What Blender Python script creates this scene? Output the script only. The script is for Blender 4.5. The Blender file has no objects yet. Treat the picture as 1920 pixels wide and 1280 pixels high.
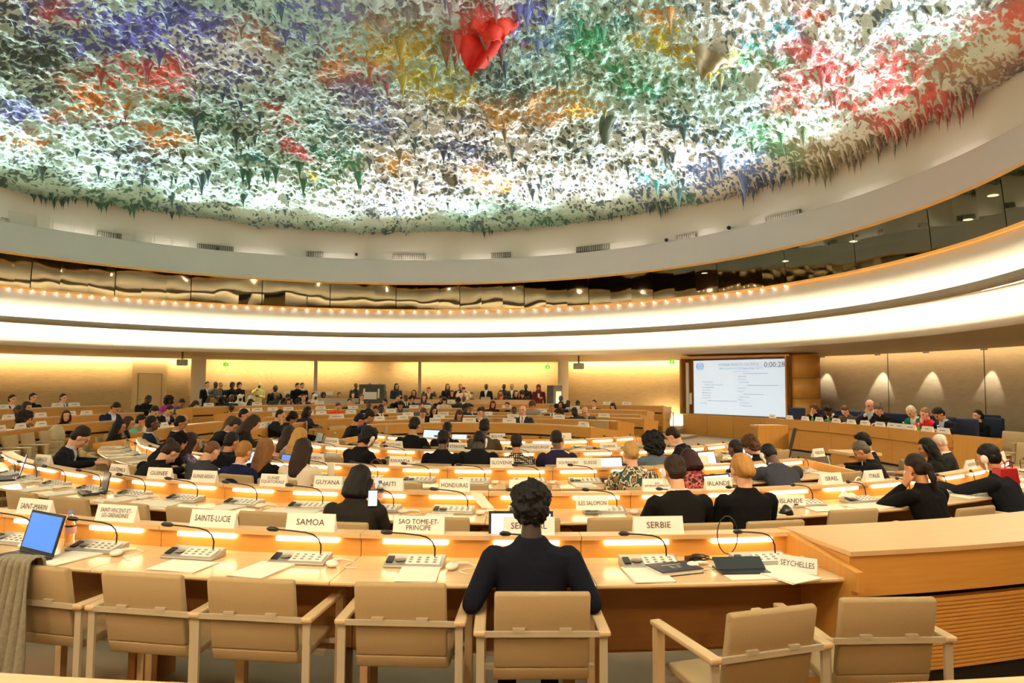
import bpy, math, random
import numpy as np
from mathutils import Vector, Matrix, Euler
R_ = math.radians
random.seed(7); RNG = np.random.RandomState(11)
SC = bpy.context.scene; COL = bpy.data.collections.new('hall')   # linked to the scene at the end; keeps building quick
# ---------------------------------------------------------------- camera, world, exposure
EYE, F, YH, ROLL = 1.76, 1280.0, 718.0, 0.006
PITCH = math.atan((YH-640)/F)
cd = bpy.data.cameras.new('camera'); cd.sensor_width = 36; cd.lens = 24.0; cd.clip_end = 200
cam = bpy.data.objects.new('camera', cd); COL.objects.link(cam); SC.camera = cam
cam.matrix_world = Matrix.Translation((0, 0, EYE)) @ Matrix.Rotation(math.pi/2+PITCH, 4, 'X') @ Matrix.Rotation(ROLL, 4, 'Z')
cd.dof.use_dof = True; cd.dof.focus_distance = 15; cd.dof.aperture_fstop = 9
W = bpy.data.worlds.new('world'); SC.world = W; W.use_nodes = True
W.node_tree.nodes['Background'].inputs[0].default_value = (1, .86, .68, 1)
W.node_tree.nodes['Background'].inputs[1].default_value = .05
vs = SC.view_settings; vs.view_transform = 'Standard'; vs.look = 'None'; vs.gamma = 1; vs.use_curve_mapping = False
vs.exposure = 0.0
SC.cycles.use_denoising = True; SC.cycles.max_bounces = 6; SC.cycles.diffuse_bounces = 4
SC.cycles.glossy_bounces = 3; SC.cycles.transmission_bounces = 4; SC.cycles.transparent_max_bounces = 6
SC.cycles.caustics_reflective = False; SC.cycles.caustics_refractive = False; SC.cycles.sample_clamp_indirect = 6
CR = (-4.45, 14.25)      # centre of the round hall
CS = (-0.06, 13.6)       # centre of the seating rings
LIGHT = dict(up=4300, fill=380, cove=42.0, band=44.0, strip=9.5, spot=430, near=80, warm=(1, .70, .40), white=(1, .93, .84))

def area(name, loc, target, size, power, color, sy=None, spread=math.pi):
    l = bpy.data.lights.new(name, 'AREA'); l.shape = 'RECTANGLE'; l.size = size; l.size_y = sy or size
    l.energy = power; l.color = color; l.spread = spread
    o = bpy.data.objects.new(name, l); COL.objects.link(o); o.location = loc
    o.rotation_euler = (Vector(target)-Vector(loc)).to_track_quat('-Z', 'Y').to_euler()
    return o
# uplights lying on the cornice ledge under the ceiling relief
for k in range(30):
    a = 2*math.pi*(k+.5)/30
    area('uplight', (CR[0]+14.92*math.cos(a), CR[1]+14.92*math.sin(a), 6.84),
         (CR[0]+1.5*math.cos(a), CR[1]+1.5*math.sin(a), 13.4), 1.5, LIGHT['up']/30, (.88, .965, 1), .16, R_(60))
def spot(name, loc, target, power, color, ang, blend=.6, r=.05):
    l = bpy.data.lights.new(name, 'SPOT'); l.energy = power; l.color = color; l.spot_size = R_(ang); l.spot_blend = blend; l.shadow_soft_size = r
    o = bpy.data.objects.new(name, l); COL.objects.link(o); o.location = loc
    o.rotation_euler = (Vector(target)-Vector(loc)).to_track_quat('-Z', 'Y').to_euler(); return o
# warm spots mounted under the gallery rail, aimed at the desks
for k in range(16):
    a = 2*math.pi*(k+.5)/16; x, y = CR[0]+13.4*math.cos(a), CR[1]+13.4*math.sin(a)
    spot('gallery_spot', (x, y, 4.6), (x*.45+CS[0]*.55, y*.45+CS[1]*.55, .6), LIGHT['spot'], LIGHT['warm'], 100, .9)
# recessed lamps in the low ceiling over and behind the photographer
for x, y in [(-3.5, .6), (-1.2, .3), (1.2, .3), (3.2, .9)]:
    spot('soffit_spot', (x, y, 2.64), (x*.9, y+1.6, 0), LIGHT['near'], LIGHT['warm'], 130, .9)

# ---------------------------------------------------------------- materials
def hx(h):
    h = h.lstrip('#'); c = [int(h[i:i+2], 16)/255 for i in (0, 2, 4)]
    return tuple(((v+.055)/1.055)**2.4 if v > .04 else v/12.92 for v in c)
MATS = {}
def mat(name, col=(.8, .8, .8), rough=.6, metal=0, emit=0, ecol=None, trans=0, noise=None, bump=None, spec=.5, alpha=1, sheen=0):
    if name in MATS: return MATS[name]
    if isinstance(col, str): col = hx(col)
    m = bpy.data.materials.new(name); m.use_nodes = True; nt = m.node_tree; b = nt.nodes['Principled BSDF']
    b.inputs['Base Color'].default_value = (*col, 1); b.inputs['Roughness'].default_value = rough
    b.inputs['Metallic'].default_value = metal; b.inputs['Specular IOR Level'].default_value = spec
    if trans: b.inputs['Transmission Weight'].default_value = trans
    if alpha < 1: b.inputs['Alpha'].default_value = alpha
    if emit:
        b.inputs['Emission Color'].default_value = (*(ecol or col), 1); b.inputs['Emission Strength'].default_value = emit
    if noise or bump:
        tc = nt.nodes.new('ShaderNodeTexCoord')
        n = nt.nodes.new('ShaderNodeTexNoise'); n.inputs['Scale'].default_value = (noise or bump)[0]; n.inputs['Detail'].default_value = 4
        nt.links.new(tc.outputs['Object'], n.inputs['Vector'])
        if noise:
            mx = nt.nodes.new('ShaderNodeMix'); mx.data_type = 'RGBA'
            k = noise[1]; mx.inputs['A'].default_value = (*[c*(1-k) for c in col], 1); mx.inputs['B'].default_value = (*[min(1, c*(1+k)) for c in col], 1)
            nt.links.new(n.outputs['Fac'], mx.inputs['Factor']); nt.links.new(mx.outputs['Result'], b.inputs['Base Color'])
        if bump:
            n2 = nt.nodes.new('ShaderNodeTexNoise'); n2.inputs['Scale'].default_value = bump[0]; n2.inputs['Detail'].default_value = 5
            nt.links.new(tc.outputs['Object'], n2.inputs['Vector'])
            bp = nt.nodes.new('ShaderNodeBump'); bp.inputs['Strength'].default_value = bump[1]; bp.inputs['Distance'].default_value = bump[2] if len(bump) > 2 else .01
            nt.links.new(n2.outputs['Fac'], bp.inputs['Height']); nt.links.new(bp.outputs['Normal'], b.inputs['Normal'])
    MATS[name] = m; return m
def wood(name, c1, c2, rough=.35, along=1.2, across=22):
    m = mat(name, c1, rough); nt = m.node_tree; b = nt.nodes['Principled BSDF']
    c1 = hx(c1) if isinstance(c1, str) else c1; c2 = hx(c2) if isinstance(c2, str) else c2
    uv = nt.nodes.new('ShaderNodeUVMap'); mp = nt.nodes.new('ShaderNodeMapping'); mp.inputs['Scale'].default_value = (along, across, 1)
    n = nt.nodes.new('ShaderNodeTexNoise'); n.inputs['Scale'].default_value = 2.2; n.inputs['Detail'].default_value = 6; n.inputs['Distortion'].default_value = .6
    mx = nt.nodes.new('ShaderNodeMix'); mx.data_type = 'RGBA'; mx.inputs['A'].default_value = (*c1, 1); mx.inputs['B'].default_value = (*c2, 1)
    nt.links.new(uv.outputs[0], mp.inputs[0]); nt.links.new(mp.outputs[0], n.inputs['Vector'])
    nt.links.new(n.outputs['Fac'], mx.inputs['Factor']); nt.links.new(mx.outputs['Result'], b.inputs['Base Color'])
    return m
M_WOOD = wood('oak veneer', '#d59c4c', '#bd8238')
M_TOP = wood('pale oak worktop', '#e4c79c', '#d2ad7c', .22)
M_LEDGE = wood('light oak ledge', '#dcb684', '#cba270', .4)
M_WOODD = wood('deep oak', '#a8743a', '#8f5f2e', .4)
M_GAP = mat('shadow gap lining', '#1c1712', .8)
M_PLASTER = mat('warm white plaster', '#e9dfd0', .75)
M_FASCIA = mat('grey gallery fascia', '#d6c9c0', .8, noise=(60, .03))
M_SOFFIT = mat('tan soffit paint', '#d6c3a4', .7)
M_STRIP = mat('reading light diffuser', (1, .8, .5), .5, emit=LIGHT['strip'], ecol=(1, .76, .44))
M_ALU = mat('anodised metal', '#9a948a', .35, .8)
M_SILVER = mat('console silver', '#b9b3a8', .35, .5)
M_BLACK = mat('black plastic', '#0d0c0c', .4)
M_DARKM = mat('dark metal', '#2b2826', .4, .6)
M_WHITE = mat('white plastic', '#e8e2d6', .45)
M_CARD = mat('nameplate card', '#f2ece2', .6)
M_INK = mat('nameplate ink', '#2c2522', .7)
M_INK2 = mat('faded ink', '#6b6570', .7)
M_PAPER = mat('paper', '#f1ead9', .75)
M_FAB = mat('tan woven fabric', '#a48c64', .92, noise=(260, .10), bump=(240, .5, .004))
M_FABS = mat('sand woven fabric', '#b79b70', .92, noise=(260, .08), bump=(420, .25, .002))
M_FRAME = mat('chair frame paint', '#b3a68c', .45, .1)
M_ARM = wood('pale armrest wood', '#d2b78d', '#c2a478', .35)
M_CARPET = mat('grey beige carpet', '#94826a', .95, noise=(3, .12), bump=(300, .3, .003))
M_BLUEF = mat('blue office fabric', '#1b2440', .8)

def wall_mat(name, col, streak, crack):
    m = mat(name, col, .85); nt = m.node_tree; b = nt.nodes['Principled BSDF']; col = hx(col)
    tc = nt.nodes.new('ShaderNodeTexCoord'); mp = nt.nodes.new('ShaderNodeMapping'); mp.inputs['Scale'].default_value = (1, 1, streak)
    nt.links.new(tc.outputs['Object'], mp.inputs[0])
    n = nt.nodes.new('ShaderNodeTexNoise'); n.inputs['Scale'].default_value = 4; n.inputs['Detail'].default_value = 8; nt.links.new(mp.outputs[0], n.inputs['Vector'])
    mx = nt.nodes.new('ShaderNodeMix'); mx.data_type = 'RGBA'; mx.inputs['A'].default_value = (*[c*.8 for c in col], 1); mx.inputs['B'].default_value = (*[min(1, c*1.15) for c in col], 1)
    nt.links.new(n.outputs['Fac'], mx.inputs['Factor']); nt.links.new(mx.outputs['Result'], b.inputs['Base Color'])
    if crack:
        n3 = nt.nodes.new('ShaderNodeTexNoise'); n3.inputs['Scale'].default_value = .9; n3.inputs['Detail'].default_value = 3; n3.inputs['Distortion'].default_value = 2.5
        nt.links.new(tc.outputs['Object'], n3.inputs['Vector'])
        mr = nt.nodes.new('ShaderNodeMath'); mr.operation = 'SUBTRACT'; mr.inputs[1].default_value = .5; nt.links.new(n3.outputs['Fac'], mr.inputs[0])
        ab = nt.nodes.new('ShaderNodeMath'); ab.operation = 'ABSOLUTE'; nt.links.new(mr.outputs[0], ab.inputs[0])
        rp = nt.nodes.new('ShaderNodeMapRange'); rp.inputs[1].default_value = 0; rp.inputs[2].default_value = .012; rp.inputs[3].default_value = 1; rp.inputs[4].default_value = 0
        nt.links.new(ab.outputs[0], rp.inputs[0])
        n4 = nt.nodes.new('ShaderNodeTexNoise'); n4.inputs['Scale'].default_value = .7; nt.links.new(tc.outputs['Object'], n4.inputs['Vector'])
        gt = nt.nodes.new('ShaderNodeMath'); gt.operation = 'GREATER_THAN'; gt.inputs[1].default_value = .56; nt.links.new(n4.outputs['Fac'], gt.inputs[0])
        ml = nt.nodes.new('ShaderNodeMath'); ml.operation = 'MULTIPLY'; nt.links.new(rp.outputs[0], ml.inputs[0]); nt.links.new(gt.outputs[0], ml.inputs[1])
        ad = nt.nodes.new('ShaderNodeMath'); ad.operation = 'MULTIPLY_ADD'; ad.inputs[1].default_value = .35; nt.links.new(n.outputs['Fac'], ad.inputs[0]); nt.links.new(ml.outputs[0], ad.inputs[2])
        src = ad.outputs[0]
    else: src = n.outputs['Fac']
    bp = nt.nodes.new('ShaderNodeBump'); bp.inputs['Strength'].default_value = .6 if crack else .15; bp.inputs['Distance'].default_value = .03
    nt.links.new(src, bp.inputs['Height']); nt.links.new(bp.outputs['Normal'], b.inputs['Normal'])
    return m
M_WALL = wall_mat('ochre rendered wall', '#d9c08f', 4, True)
M_WALLR = wall_mat('taupe fabric wall', '#bcae96', 3, False)

# ---------------------------------------------------------------- mesh builder
class MB:
    def __init__(s): s.v = []; s.f = []; s.m = []; s.uv = []; s.sm = []
    def add(s, vs, fs, mi=0, uvs=None, smooth=False):
        o = len(s.v); s.v += [tuple(p) for p in vs]
        for k, f in enumerate(fs):
            s.f.append([i+o for i in f]); s.m.append(mi); s.sm.append(smooth)
            if uvs: s.uv.append(uvs[k])
            else:
                P = [Vector(vs[i]) for i in f]; n = (P[1]-P[0]).cross(P[2]-P[0])
                ax = max(range(3), key=lambda i: abs(n[i])); ij = [i for i in range(3) if i != ax]
                ext = [max(p[i] for p in P)-min(p[i] for p in P) for i in ij]
                if ext[0] < ext[1]: ij = ij[::-1]
                s.uv.append([(p[ij[0]], p[ij[1]]) for p in P])
        return s
    def box(s, c, d, rz=0, mi=0, M=None):
        x, y, z = [k/2 for k in d]
        P = [Vector((i*x, j*y, k*z)) for i in (-1, 1) for j in (-1, 1) for k in (-1, 1)]
        T = Matrix.Translation(c) @ Matrix.Rotation(rz, 4, 'Z')
        if M is not None: T = M @ T
        P = [T @ p for p in P]
        return s.add(P, [(0, 1, 3, 2), (4, 6, 7, 5), (0, 4, 5, 1), (2, 3, 7, 6), (0, 2, 6, 4), (1, 5, 7, 3)], mi)
    def tube(s, pts, r, n=8, mi=0, cap=True):
        pts = [Vector(p) for p in pts]; rs = r if isinstance(r, (list, tuple)) else [r]*len(pts)
        V = []; N = len(pts); up = None
        for i, p in enumerate(pts):
            t = (pts[min(i+1, N-1)]-pts[max(i-1, 0)]).normalized()
            if up is None: up = t.orthogonal().normalized()
            up = (up - t*up.dot(t)); up = up.normalized() if up.length > 1e-6 else t.orthogonal().normalized()
            w = t.cross(up)
            V += [p+(up*math.cos(2*math.pi*k/n)+w*math.sin(2*math.pi*k/n))*rs[i] for k in range(n)]
        Fs = [(i*n+k, i*n+(k+1) % n, (i+1)*n+(k+1) % n, (i+1)*n+k) for i in range(N-1) for k in range(n)]
        s.add(V, Fs, mi, smooth=True)
        if cap: s.add(V[:n], [tuple(range(n))[::-1]], mi); s.add(V[-n:], [tuple(range(n))], mi)
        return s
    def ell(s, c, r, n=12, mi=0, M=None):
        r = r if isinstance(r, (tuple, list)) else (r, r, r); V = []; h = n//2
        for i in range(h+1):
            t = math.pi*(i+ (1e-3 if i == 0 else -1e-3 if i == h else 0))/h
            for k in range(n):
                p = Vector((math.sin(t)*math.cos(2*math.pi*k/n)*r[0], math.sin(t)*math.sin(2*math.pi*k/n)*r[1], math.cos(t)*r[2]))
                if M is not None: p = M @ p
                V.append(p+Vector(c))
        Fs = [(i*n+k, (i+1)*n+k, (i+1)*n+(k+1) % n, i*n+(k+1) % n) for i in range(h) for k in range(n)]
        s.add(V, Fs, mi, smooth=True)
        s.add(V[:n], [tuple(range(n))], mi); s.add(V[-n:], [tuple(range(n))[::-1]], mi)
        return s
    def lathe(s, prof, c=(0, 0, 0), n=16, mi=0):
        V = [(c[0]+r*math.cos(2*math.pi*k/n), c[1]+r*math.sin(2*math.pi*k/n), c[2]+z) for r, z in prof for k in range(n)]
        s.add(V, [(i*n+k, i*n+(k+1) % n, (i+1)*n+(k+1) % n, (i+1)*n+k) for i in range(len(prof)-1) for k in range(n)], mi, smooth=True)
        return s
    def sweep(s, prof, c, a0, a1, n=None, mi=0, closed=True, step=2.0, caps=True, smooth=False):
        """profile of (radius, z) carried round the vertical axis through c from a0 to a1 degrees"""
        n = n or max(2, int(abs(a1-a0)/step)+1); m = len(prof)
        L = [0]
        for i in range(1, m+1):
            p, q = prof[i-1], prof[i % m]; L.append(L[-1]+math.hypot(p[0]-q[0], p[1]-q[1]))
        V = []
        for i in range(n+1):
            a = R_(a0+(a1-a0)*i/n)
            V += [(c[0]+r*math.cos(a), c[1]+r*math.sin(a), z) for r, z in prof]
        Fs = []; U = []
        for i in range(n):
            for j in range(m if closed else m-1):
                k = (j+1) % m; Fs.append((i*m+j, (i+1)*m+j, (i+1)*m+k, i*m+k))
                u = [R_(a0+(a1-a0)*q/n)*prof[j][0] for q in (i, i+1)]
                U.append([(u[0], L[j]), (u[1], L[j]), (u[1], L[j+1]), (u[0], L[j+1])])
        if closed and caps:
            Fs += [tuple(range(m))[::-1], tuple(range(n*m, n*m+m))]
            U += [[(prof[j][0], prof[j][1]) for j in range(m)][::-1], [(prof[j][0], prof[j][1]) for j in range(m)]]
        return s.add(V, Fs, mi, U, smooth)
    def mesh(s, name, mats=()):
        me = bpy.data.meshes.new(name); me.from_pydata(s.v, [], s.f)
        for m in mats: me.materials.append(m)
        me.polygons.foreach_set('material_index', s.m); me.polygons.foreach_set('use_smooth', s.sm)
        l = me.uv_layers.new(name='UVMap'); l.data.foreach_set('uv', [x for f in s.uv for p in f for x in p])
        me.validate(); me.update(); return me
def obj(name, me, parent=None, loc=None, rz=0, mats=None, bevel=0, smooth=False):
    if isinstance(me, MB): me = me.mesh(name, mats if isinstance(mats, (list, tuple)) else [mats])
    if bevel: me = baked(me, bevel)
    o = bpy.data.objects.new(name, me); COL.objects.link(o); o.parent = parent
    if loc is not None: o.location = loc
    if rz: o.rotation_euler.z = rz
    return o
def evald(me, mods):
    t = bpy.data.objects.new('tmp', me); SC.collection.objects.link(t)
    for ty, kw in mods:
        m = t.modifiers.new(ty, ty)
        for k, v in kw.items(): setattr(m, k, v)
    dg = bpy.context.evaluated_depsgraph_get(); dg.update()
    r = bpy.data.meshes.new_from_object(t.evaluated_get(dg)); bpy.data.objects.remove(t); return r
def baked(me, w, seg=2):
    return evald(me, [('BEVEL', dict(width=w, segments=seg, limit_method='ANGLE', harden_normals=False))])
def empty(name, loc=(0, 0, 0), rz=0):
    o = bpy.data.objects.new(name, None); COL.objects.link(o); o.location = loc; o.rotation_euler.z = rz; o.empty_display_size = .1
    return o
def tag(o, label, cat, group=None):
    o['label'] = label; o['category'] = cat
    if group: o['group'] = group
    return o
def struct(name, mb, mats, **kw):
    o = obj(name, mb, mats=mats, **kw); o['kind'] = 'structure'; return o
def copy_tree(o, parent=None):
    c = o.copy(); COL.objects.link(c); c.parent = parent
    for ch in list(o.children): copy_tree(ch, c)
    return c
def place(proto, loc, rz=0, label=None, cat=None, group=None, rx=None):
    if not proto.get('_used'): proto['_used'] = 1; c = proto; copies.append(proto)
    else: c = copy_tree(proto)
    c.location = loc; c.rotation_euler = (rx or 0, 0, rz)
    for k in ('group', '_used'):
        if k in c and c is not proto: del c[k]
    if label: tag(c, label, cat, group)
    return c
copies = []
# measuring helpers: where the ray through a pixel of the photograph meets a height, a depth or a ring
def ray(x, y):
    dx, dy = x-960, y-640; c, s = math.cos(ROLL), math.sin(ROLL); X, Y = c*dx+s*dy, -s*dx+c*dy
    return Vector((X, F*math.cos(PITCH)+Y*math.sin(PITCH), -Y*math.cos(PITCH)+F*math.sin(PITCH)))
def at_z(x, y, z):
    d = ray(x, y); return Vector((0, 0, EYE))+d*((z-EYE)/d.z)
def at_d(x, y, dep):
    d = ray(x, y); return Vector((0, 0, EYE))+d*(dep/d.y)
def ring_hit(px, r, c=CS, far=False, py=800):
    d = ray(px, py); a = d.x**2+d.y**2; b = -2*(d.x*c[0]+d.y*c[1]); k = c[0]**2+c[1]**2-r*r
    q = b*b-4*a*k
    if q < 0: q = 0
    t = (-b+(1 if far else -1)*math.sqrt(q))/(2*a); return d.x*t, d.y*t
def angle_of(p, c=CS): return math.degrees(math.atan2(p[1]-c[1], p[0]-c[0]))
def polar(r, a, c=CS): return (c[0]+r*math.cos(R_(a)), c[1]+r*math.sin(R_(a)))
def face_to(p, c=CS): return math.atan2(c[1]-p[1], c[0]-p[0])-math.pi/2
# ---------------------------------------------------------------- the round hall
def aw(px, r, py=600): return angle_of(ring_hit(px, r, CR, True, py), CR)
RW, ZT = 16.2, 2.70
A_L, A_D0, A_D1 = aw(-60, RW), aw(262, RW), aw(300, RW)
A_C0, A_C1 = aw(372, RW), aw(1052, RW)
A_S = aw(1290, RW); A_R = aw(1512, RW)
def disc(r, z, c=CR, n=96, up=True):
    b = MB(); V = [(c[0]+r*math.cos(2*math.pi*k/n), c[1]+r*math.sin(2*math.pi*k/n), z) for k in range(n)]
    b.add(V, [tuple(range(n)) if up else tuple(range(n))[::-1]]); return b
struct('floor', disc(16.6, 0), M_CARPET)
def wall(name, a0, a1, m, r=RW, z1=3.1):
    b = MB(); b.sweep([(r, -.02), (r+.25, -.02), (r+.25, z1), (r, z1)], CR, a0, a1, step=1.2, smooth=True); return struct(name, b, m)
wall('wall_left', A_L+60, A_C0+.0, M_WALL)
wall('wall_back', A_C0, A_C1, M_WALL, RW+.35)
wall('wall_screen', A_C1, A_R, M_WALL)
wall('wall_right', A_R, A_R-75, M_WALLR)
wall('wall_rear', A_R-75, A_L+60-360, M_WALL)
# balcony underside, drooping towards the wall, with a light slot left open along the wall
GAP0, GAP1 = -68, -57
SO = (GAP1, GAP0+360); SF = (GAP1, GAP1+360)
b = MB(); b.sweep([(13.63, 2.87), (15.98, 2.66), (15.98, 2.74), (13.75, 3.3)], CR, *SO, step=1.5, smooth=False); struct('trim_1', b, M_SOFFIT)
b = MB(); b.sweep([(16.18, 3.06), (15.9, 3.06), (15.9, 3.1), (16.18, 3.1)], CR, *SF, step=1.5); struct('trim_2', b, M_PLASTER)
M_COVE = mat('cove light strip', (1, .8, .5), emit=LIGHT['cove'], ecol=(1, .77, .44))
M_COVE2 = mat('dim cove light strip', (1, .8, .5), emit=9, ecol=(1, .74, .40))
for q, (s0, s1) in enumerate([(A_L+60, A_C0+.6), (A_C0-1, (A_C0+A_C1)/2+3.5), ((A_C0+A_C1)/2-1.5, A_C1+1), (A_C1-1.2, A_S), (A_R-1, A_R-75)]):
    b = MB(); b.sweep([(15.93, 2.80), (16.02, 2.80), (16.02, 2.83), (15.93, 2.83)], CR, s0, s1, step=1.5)
    tag(obj('cove_light', b, mats=M_COVE if q < 4 else M_COVE2), ['warm light strip hidden along the top of the left wall beside the door', 'warm light strip above the back wall left of the booth screen', 'warm light strip above the back wall right of the booth screen', 'warm light strip above the wall between the column and the screen', 'warm light strip above the taupe wall behind the dais'][q], 'light strip')
# balcony front: lower white band, lip with hidden light, upper white band
b = MB(); b.sweep([(13.62, 2.86), (13.66, 3.05), (13.76, 3.35), (13.95, 3.66), (14.1, 3.66), (13.9, 3.0), (13.8, 2.9)], CR, *SO, step=1.2, smooth=True); struct('trim_3', b, M_PLASTER)
b = MB(); b.sweep([(13.42, 3.57), (13.46, 3.57), (13.50, 3.65), (14.05, 3.65), (14.05, 3.69), (13.50, 3.69), (13.47, 3.77), (13.43, 3.77)], CR, *SF, step=1.2, smooth=True); struct('trim_4', b, mat('balcony lip', '#a2937f', .8))
b = MB(); b.sweep([(13.98, 3.69), (13.99, 4.1), (14.0, 4.74), (14.15, 4.74), (14.15, 3.69)], CR, *SF, step=1.2, smooth=True); struct('trim_5', b, M_PLASTER)
M_BAND = mat('balcony light strip', (1, .9, .7), emit=LIGHT['band'], ecol=(1, .86, .62))
for q, z in enumerate((3.70, 3.625)):
    b = MB(); b.sweep([(13.58, z), (13.70, z), (13.70, z+.02), (13.58, z+.02)], CR, *SF, step=1.5)
    tag(obj('balcony_light', b, mats=M_BAND), ['ring of light hidden behind the balcony lip shining up the white band', 'ring of light hidden behind the balcony lip shining down the white band'][q], 'light strip')
# interpreters' gallery behind glass
b = MB(); b.sweep([(13.94, 4.72), (14.06, 4.72), (14.06, 4.79), (13.94, 4.79)], CR, *SF, step=1.2); struct('trim_6', b, M_WOOD)
b = MB(); b.sweep([(13.93, 5.80), (14.05, 5.80), (14.05, 5.88), (13.93, 5.88)], CR, *SF, step=1.2); struct('trim_7', b, M_WOOD)
b = MB(); b.sweep([(14.0, 5.87), (14.56, 6.93), (14.60, 6.97), (14.66, 6.97), (14.70, 6.75), (15.2, 6.75), (15.2, 6.68), (14.1, 5.87)], CR, *SF, step=1.2, smooth=False); struct('trim_8', b, M_FASCIA)
M_GALW = mat('gallery lining', '#3b362c', .7)
b = MB(); b.sweep([(14.06, 4.70), (16.4, 4.70), (16.4, 5.95), (14.06, 5.95), (14.06, 5.9), (16.3, 5.9), (16.3, 4.75), (14.06, 4.75)], CR, *SF, step=2, smooth=False); struct('wall_gallery', b, M_GALW)
# tinted, faintly wavy panes
mg = mat('tinted booth glass', '#3a3426', .03); nt = mg.node_tree; bs = nt.nodes['Principled BSDF']; out = nt.nodes['Material Output']
gl = nt.nodes.new('ShaderNodeBsdfGlossy'); gl.inputs['Roughness'].default_value = .02; gl.inputs['Color'].default_value = (.8, .72, .52, 1)
tr = nt.nodes.new('ShaderNodeBsdfTransparent'); tr.inputs['Color'].default_value = (.34, .33, .26, 1)
fr = nt.nodes.new('ShaderNodeFresnel'); fr.inputs['IOR'].default_value = 1.6
tc = nt.nodes.new('ShaderNodeTexCoord'); nz = nt.nodes.new('ShaderNodeTexNoise'); nz.inputs['Scale'].default_value = .55; nz.inputs['Detail'].default_value = 1.5
bp = nt.nodes.new('ShaderNodeBump'); bp.inputs['Strength'].default_value = .17; bp.inputs['Distance'].default_value = .08
mxs = nt.nodes.new('ShaderNodeMixShader'); nt.links.new(tc.outputs['Object'], nz.inputs['Vector']); nt.links.new(nz.outputs['Fac'], bp.inputs['Height'])
nt.links.new(bp.outputs['Normal'], gl.inputs['Normal'])
ad = nt.nodes.new('ShaderNodeMath'); ad.operation = 'ADD'; ad.inputs[1].default_value = .10; nt.links.new(fr.outputs[0], ad.inputs[0])
mxs.inputs[0].default_value = .26; nt.links.new(tr.outputs[0], mxs.inputs[1]); nt.links.new(gl.outputs[0], mxs.inputs[2]); nt.links.new(mxs.outputs[0], out.inputs[0])
edges = [-40, 54, 213, 356, 490, 618, 742, 862, 983, 1104, 1225, 1347, 1475, 1607, 1750, 1893, 2030]
for q in range(len(edges)-1):
    a0, a1 = aw(edges[q], 14), aw(edges[q+1], 14)
    b = MB(); b.sweep([(14.02, 4.79), (14.035, 4.79), (13.945, 5.80), (13.93, 5.80)], CR, a0-.06, a1+.06, n=3, smooth=False)
    o = struct('window_%d' % (q+1), b, mg)
# gallery downlights seen through the glass on the right
M_LAMP = mat('lamp face', (1, .95, .85), emit=16, ecol=(1, .95, .86))
for q, (px, py, dep) in enumerate([(1333, 515, 21.5), (1480, 491, 19.5), (1600, 453, 18), (1862, 367, 14.2), (1870, 415, 15.6)]):
    p = at_z(px, py, 5.885); rq = math.hypot(p.x-CR[0], p.y-CR[1]); kq = min(1, 16.0/rq); p.x, p.y = CR[0]+(p.x-CR[0])*kq, CR[1]+(p.y-CR[1])*kq
    b = MB(); b.lathe([(.001, 0), (.10, 0), (.11, -.012), (.001, -.012)], n=14)
    tag(obj('recessed_lamp', b, mats=M_LAMP, loc=(p.x, p.y, 5.899)), 'round recessed lamp in the dark gallery ceiling behind the glass', 'lamp', 'recessed lamps in the gallery ceiling')
# dots of light under the gallery rail, and their twins behind the glass
for q in range(66):
    px = 16+q*22.4; x, y = ring_hit(px, 13.93, CR, True, 560)
    b = MB(); b.ell((0, 0, 0), .022, 8)
    if q == 0: dot = b.mesh('rail_lamp', [M_LAMP])
    tag(obj('rail_lamp', dot, loc=(x, y, 4.70)), 'tiny round lamp in the row under the gallery rail', 'lamp', 'row of tiny lamps under the gallery rail')
# vents, cameras and a white railing on the cove above the fascia
M_VENT = mat('vent slats', '#7d7462', .6)
def cove_box(name, px0, px1, z0, z1, slats, label, cat, group=None, m=None, r=14.90):
    t = empty(name); a0, a1 = aw(px0, r), aw(px1, r)
    obj('frame', MB().sweep([(r, z0-.02), (r+.05, z0-.02), (r+.05, z1+.02), (r, z1+.02)], CR, a0, a1, n=3), t, mats=mat('vent recess', '#4c463b', .8))
    b = MB()
    for k in range(slats): 
        s0 = a0+(a1-a0)*(k+.2)/slats; s1 = a0+(a1-a0)*(k+.75)/slats
        b.sweep([(r-.015, z0), (r, z0), (r, z1), (r-.015, z1)], CR, s0, s1, n=1)
    obj('slats', b, t, mats=mat('vent slat', '#8f8471', .6)); return tag(t, label, cat, group)
VP = [(-8, 8, 413), (176, 222, 440), (365, 434, 464), (571, 602, 476), (734, 796, 481), (920, 956, 478), (1080, 1142, 465), (1268, 1306, 444), (1437, 1504, 406)]
VN = ['slatted wall vent cut by the left picture edge above the gallery', 'dark toothed vent above the gallery at the end of the white railing', 'long slatted vent with a small camera hanging at its middle', 'short slatted vent between the first camera and the longest central vent', 'long slatted vent above the middle of the gallery, left of the blue rim', 'short slatted vent below the grey drips at the relief rim', 'long slatted vent right of the centre above the gallery', 'short slatted vent close beside a small camera on the right', 'long slatted vent furthest right above the dark gallery']
for (p0, p1, py), nm in zip(VP, VN):
    # height on the cove from the photograph's row of pixels
    p = ring_hit((p0+p1)/2, 14.90, CR, True, py); d = ray((p0+p1)/2, py); z = EYE+d.z*p[1]/d.y
    cove_box('wall_vent', p0, p1, z-.09, z+.09, max(6, (p1-p0)//4), nm, 'vent')
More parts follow.
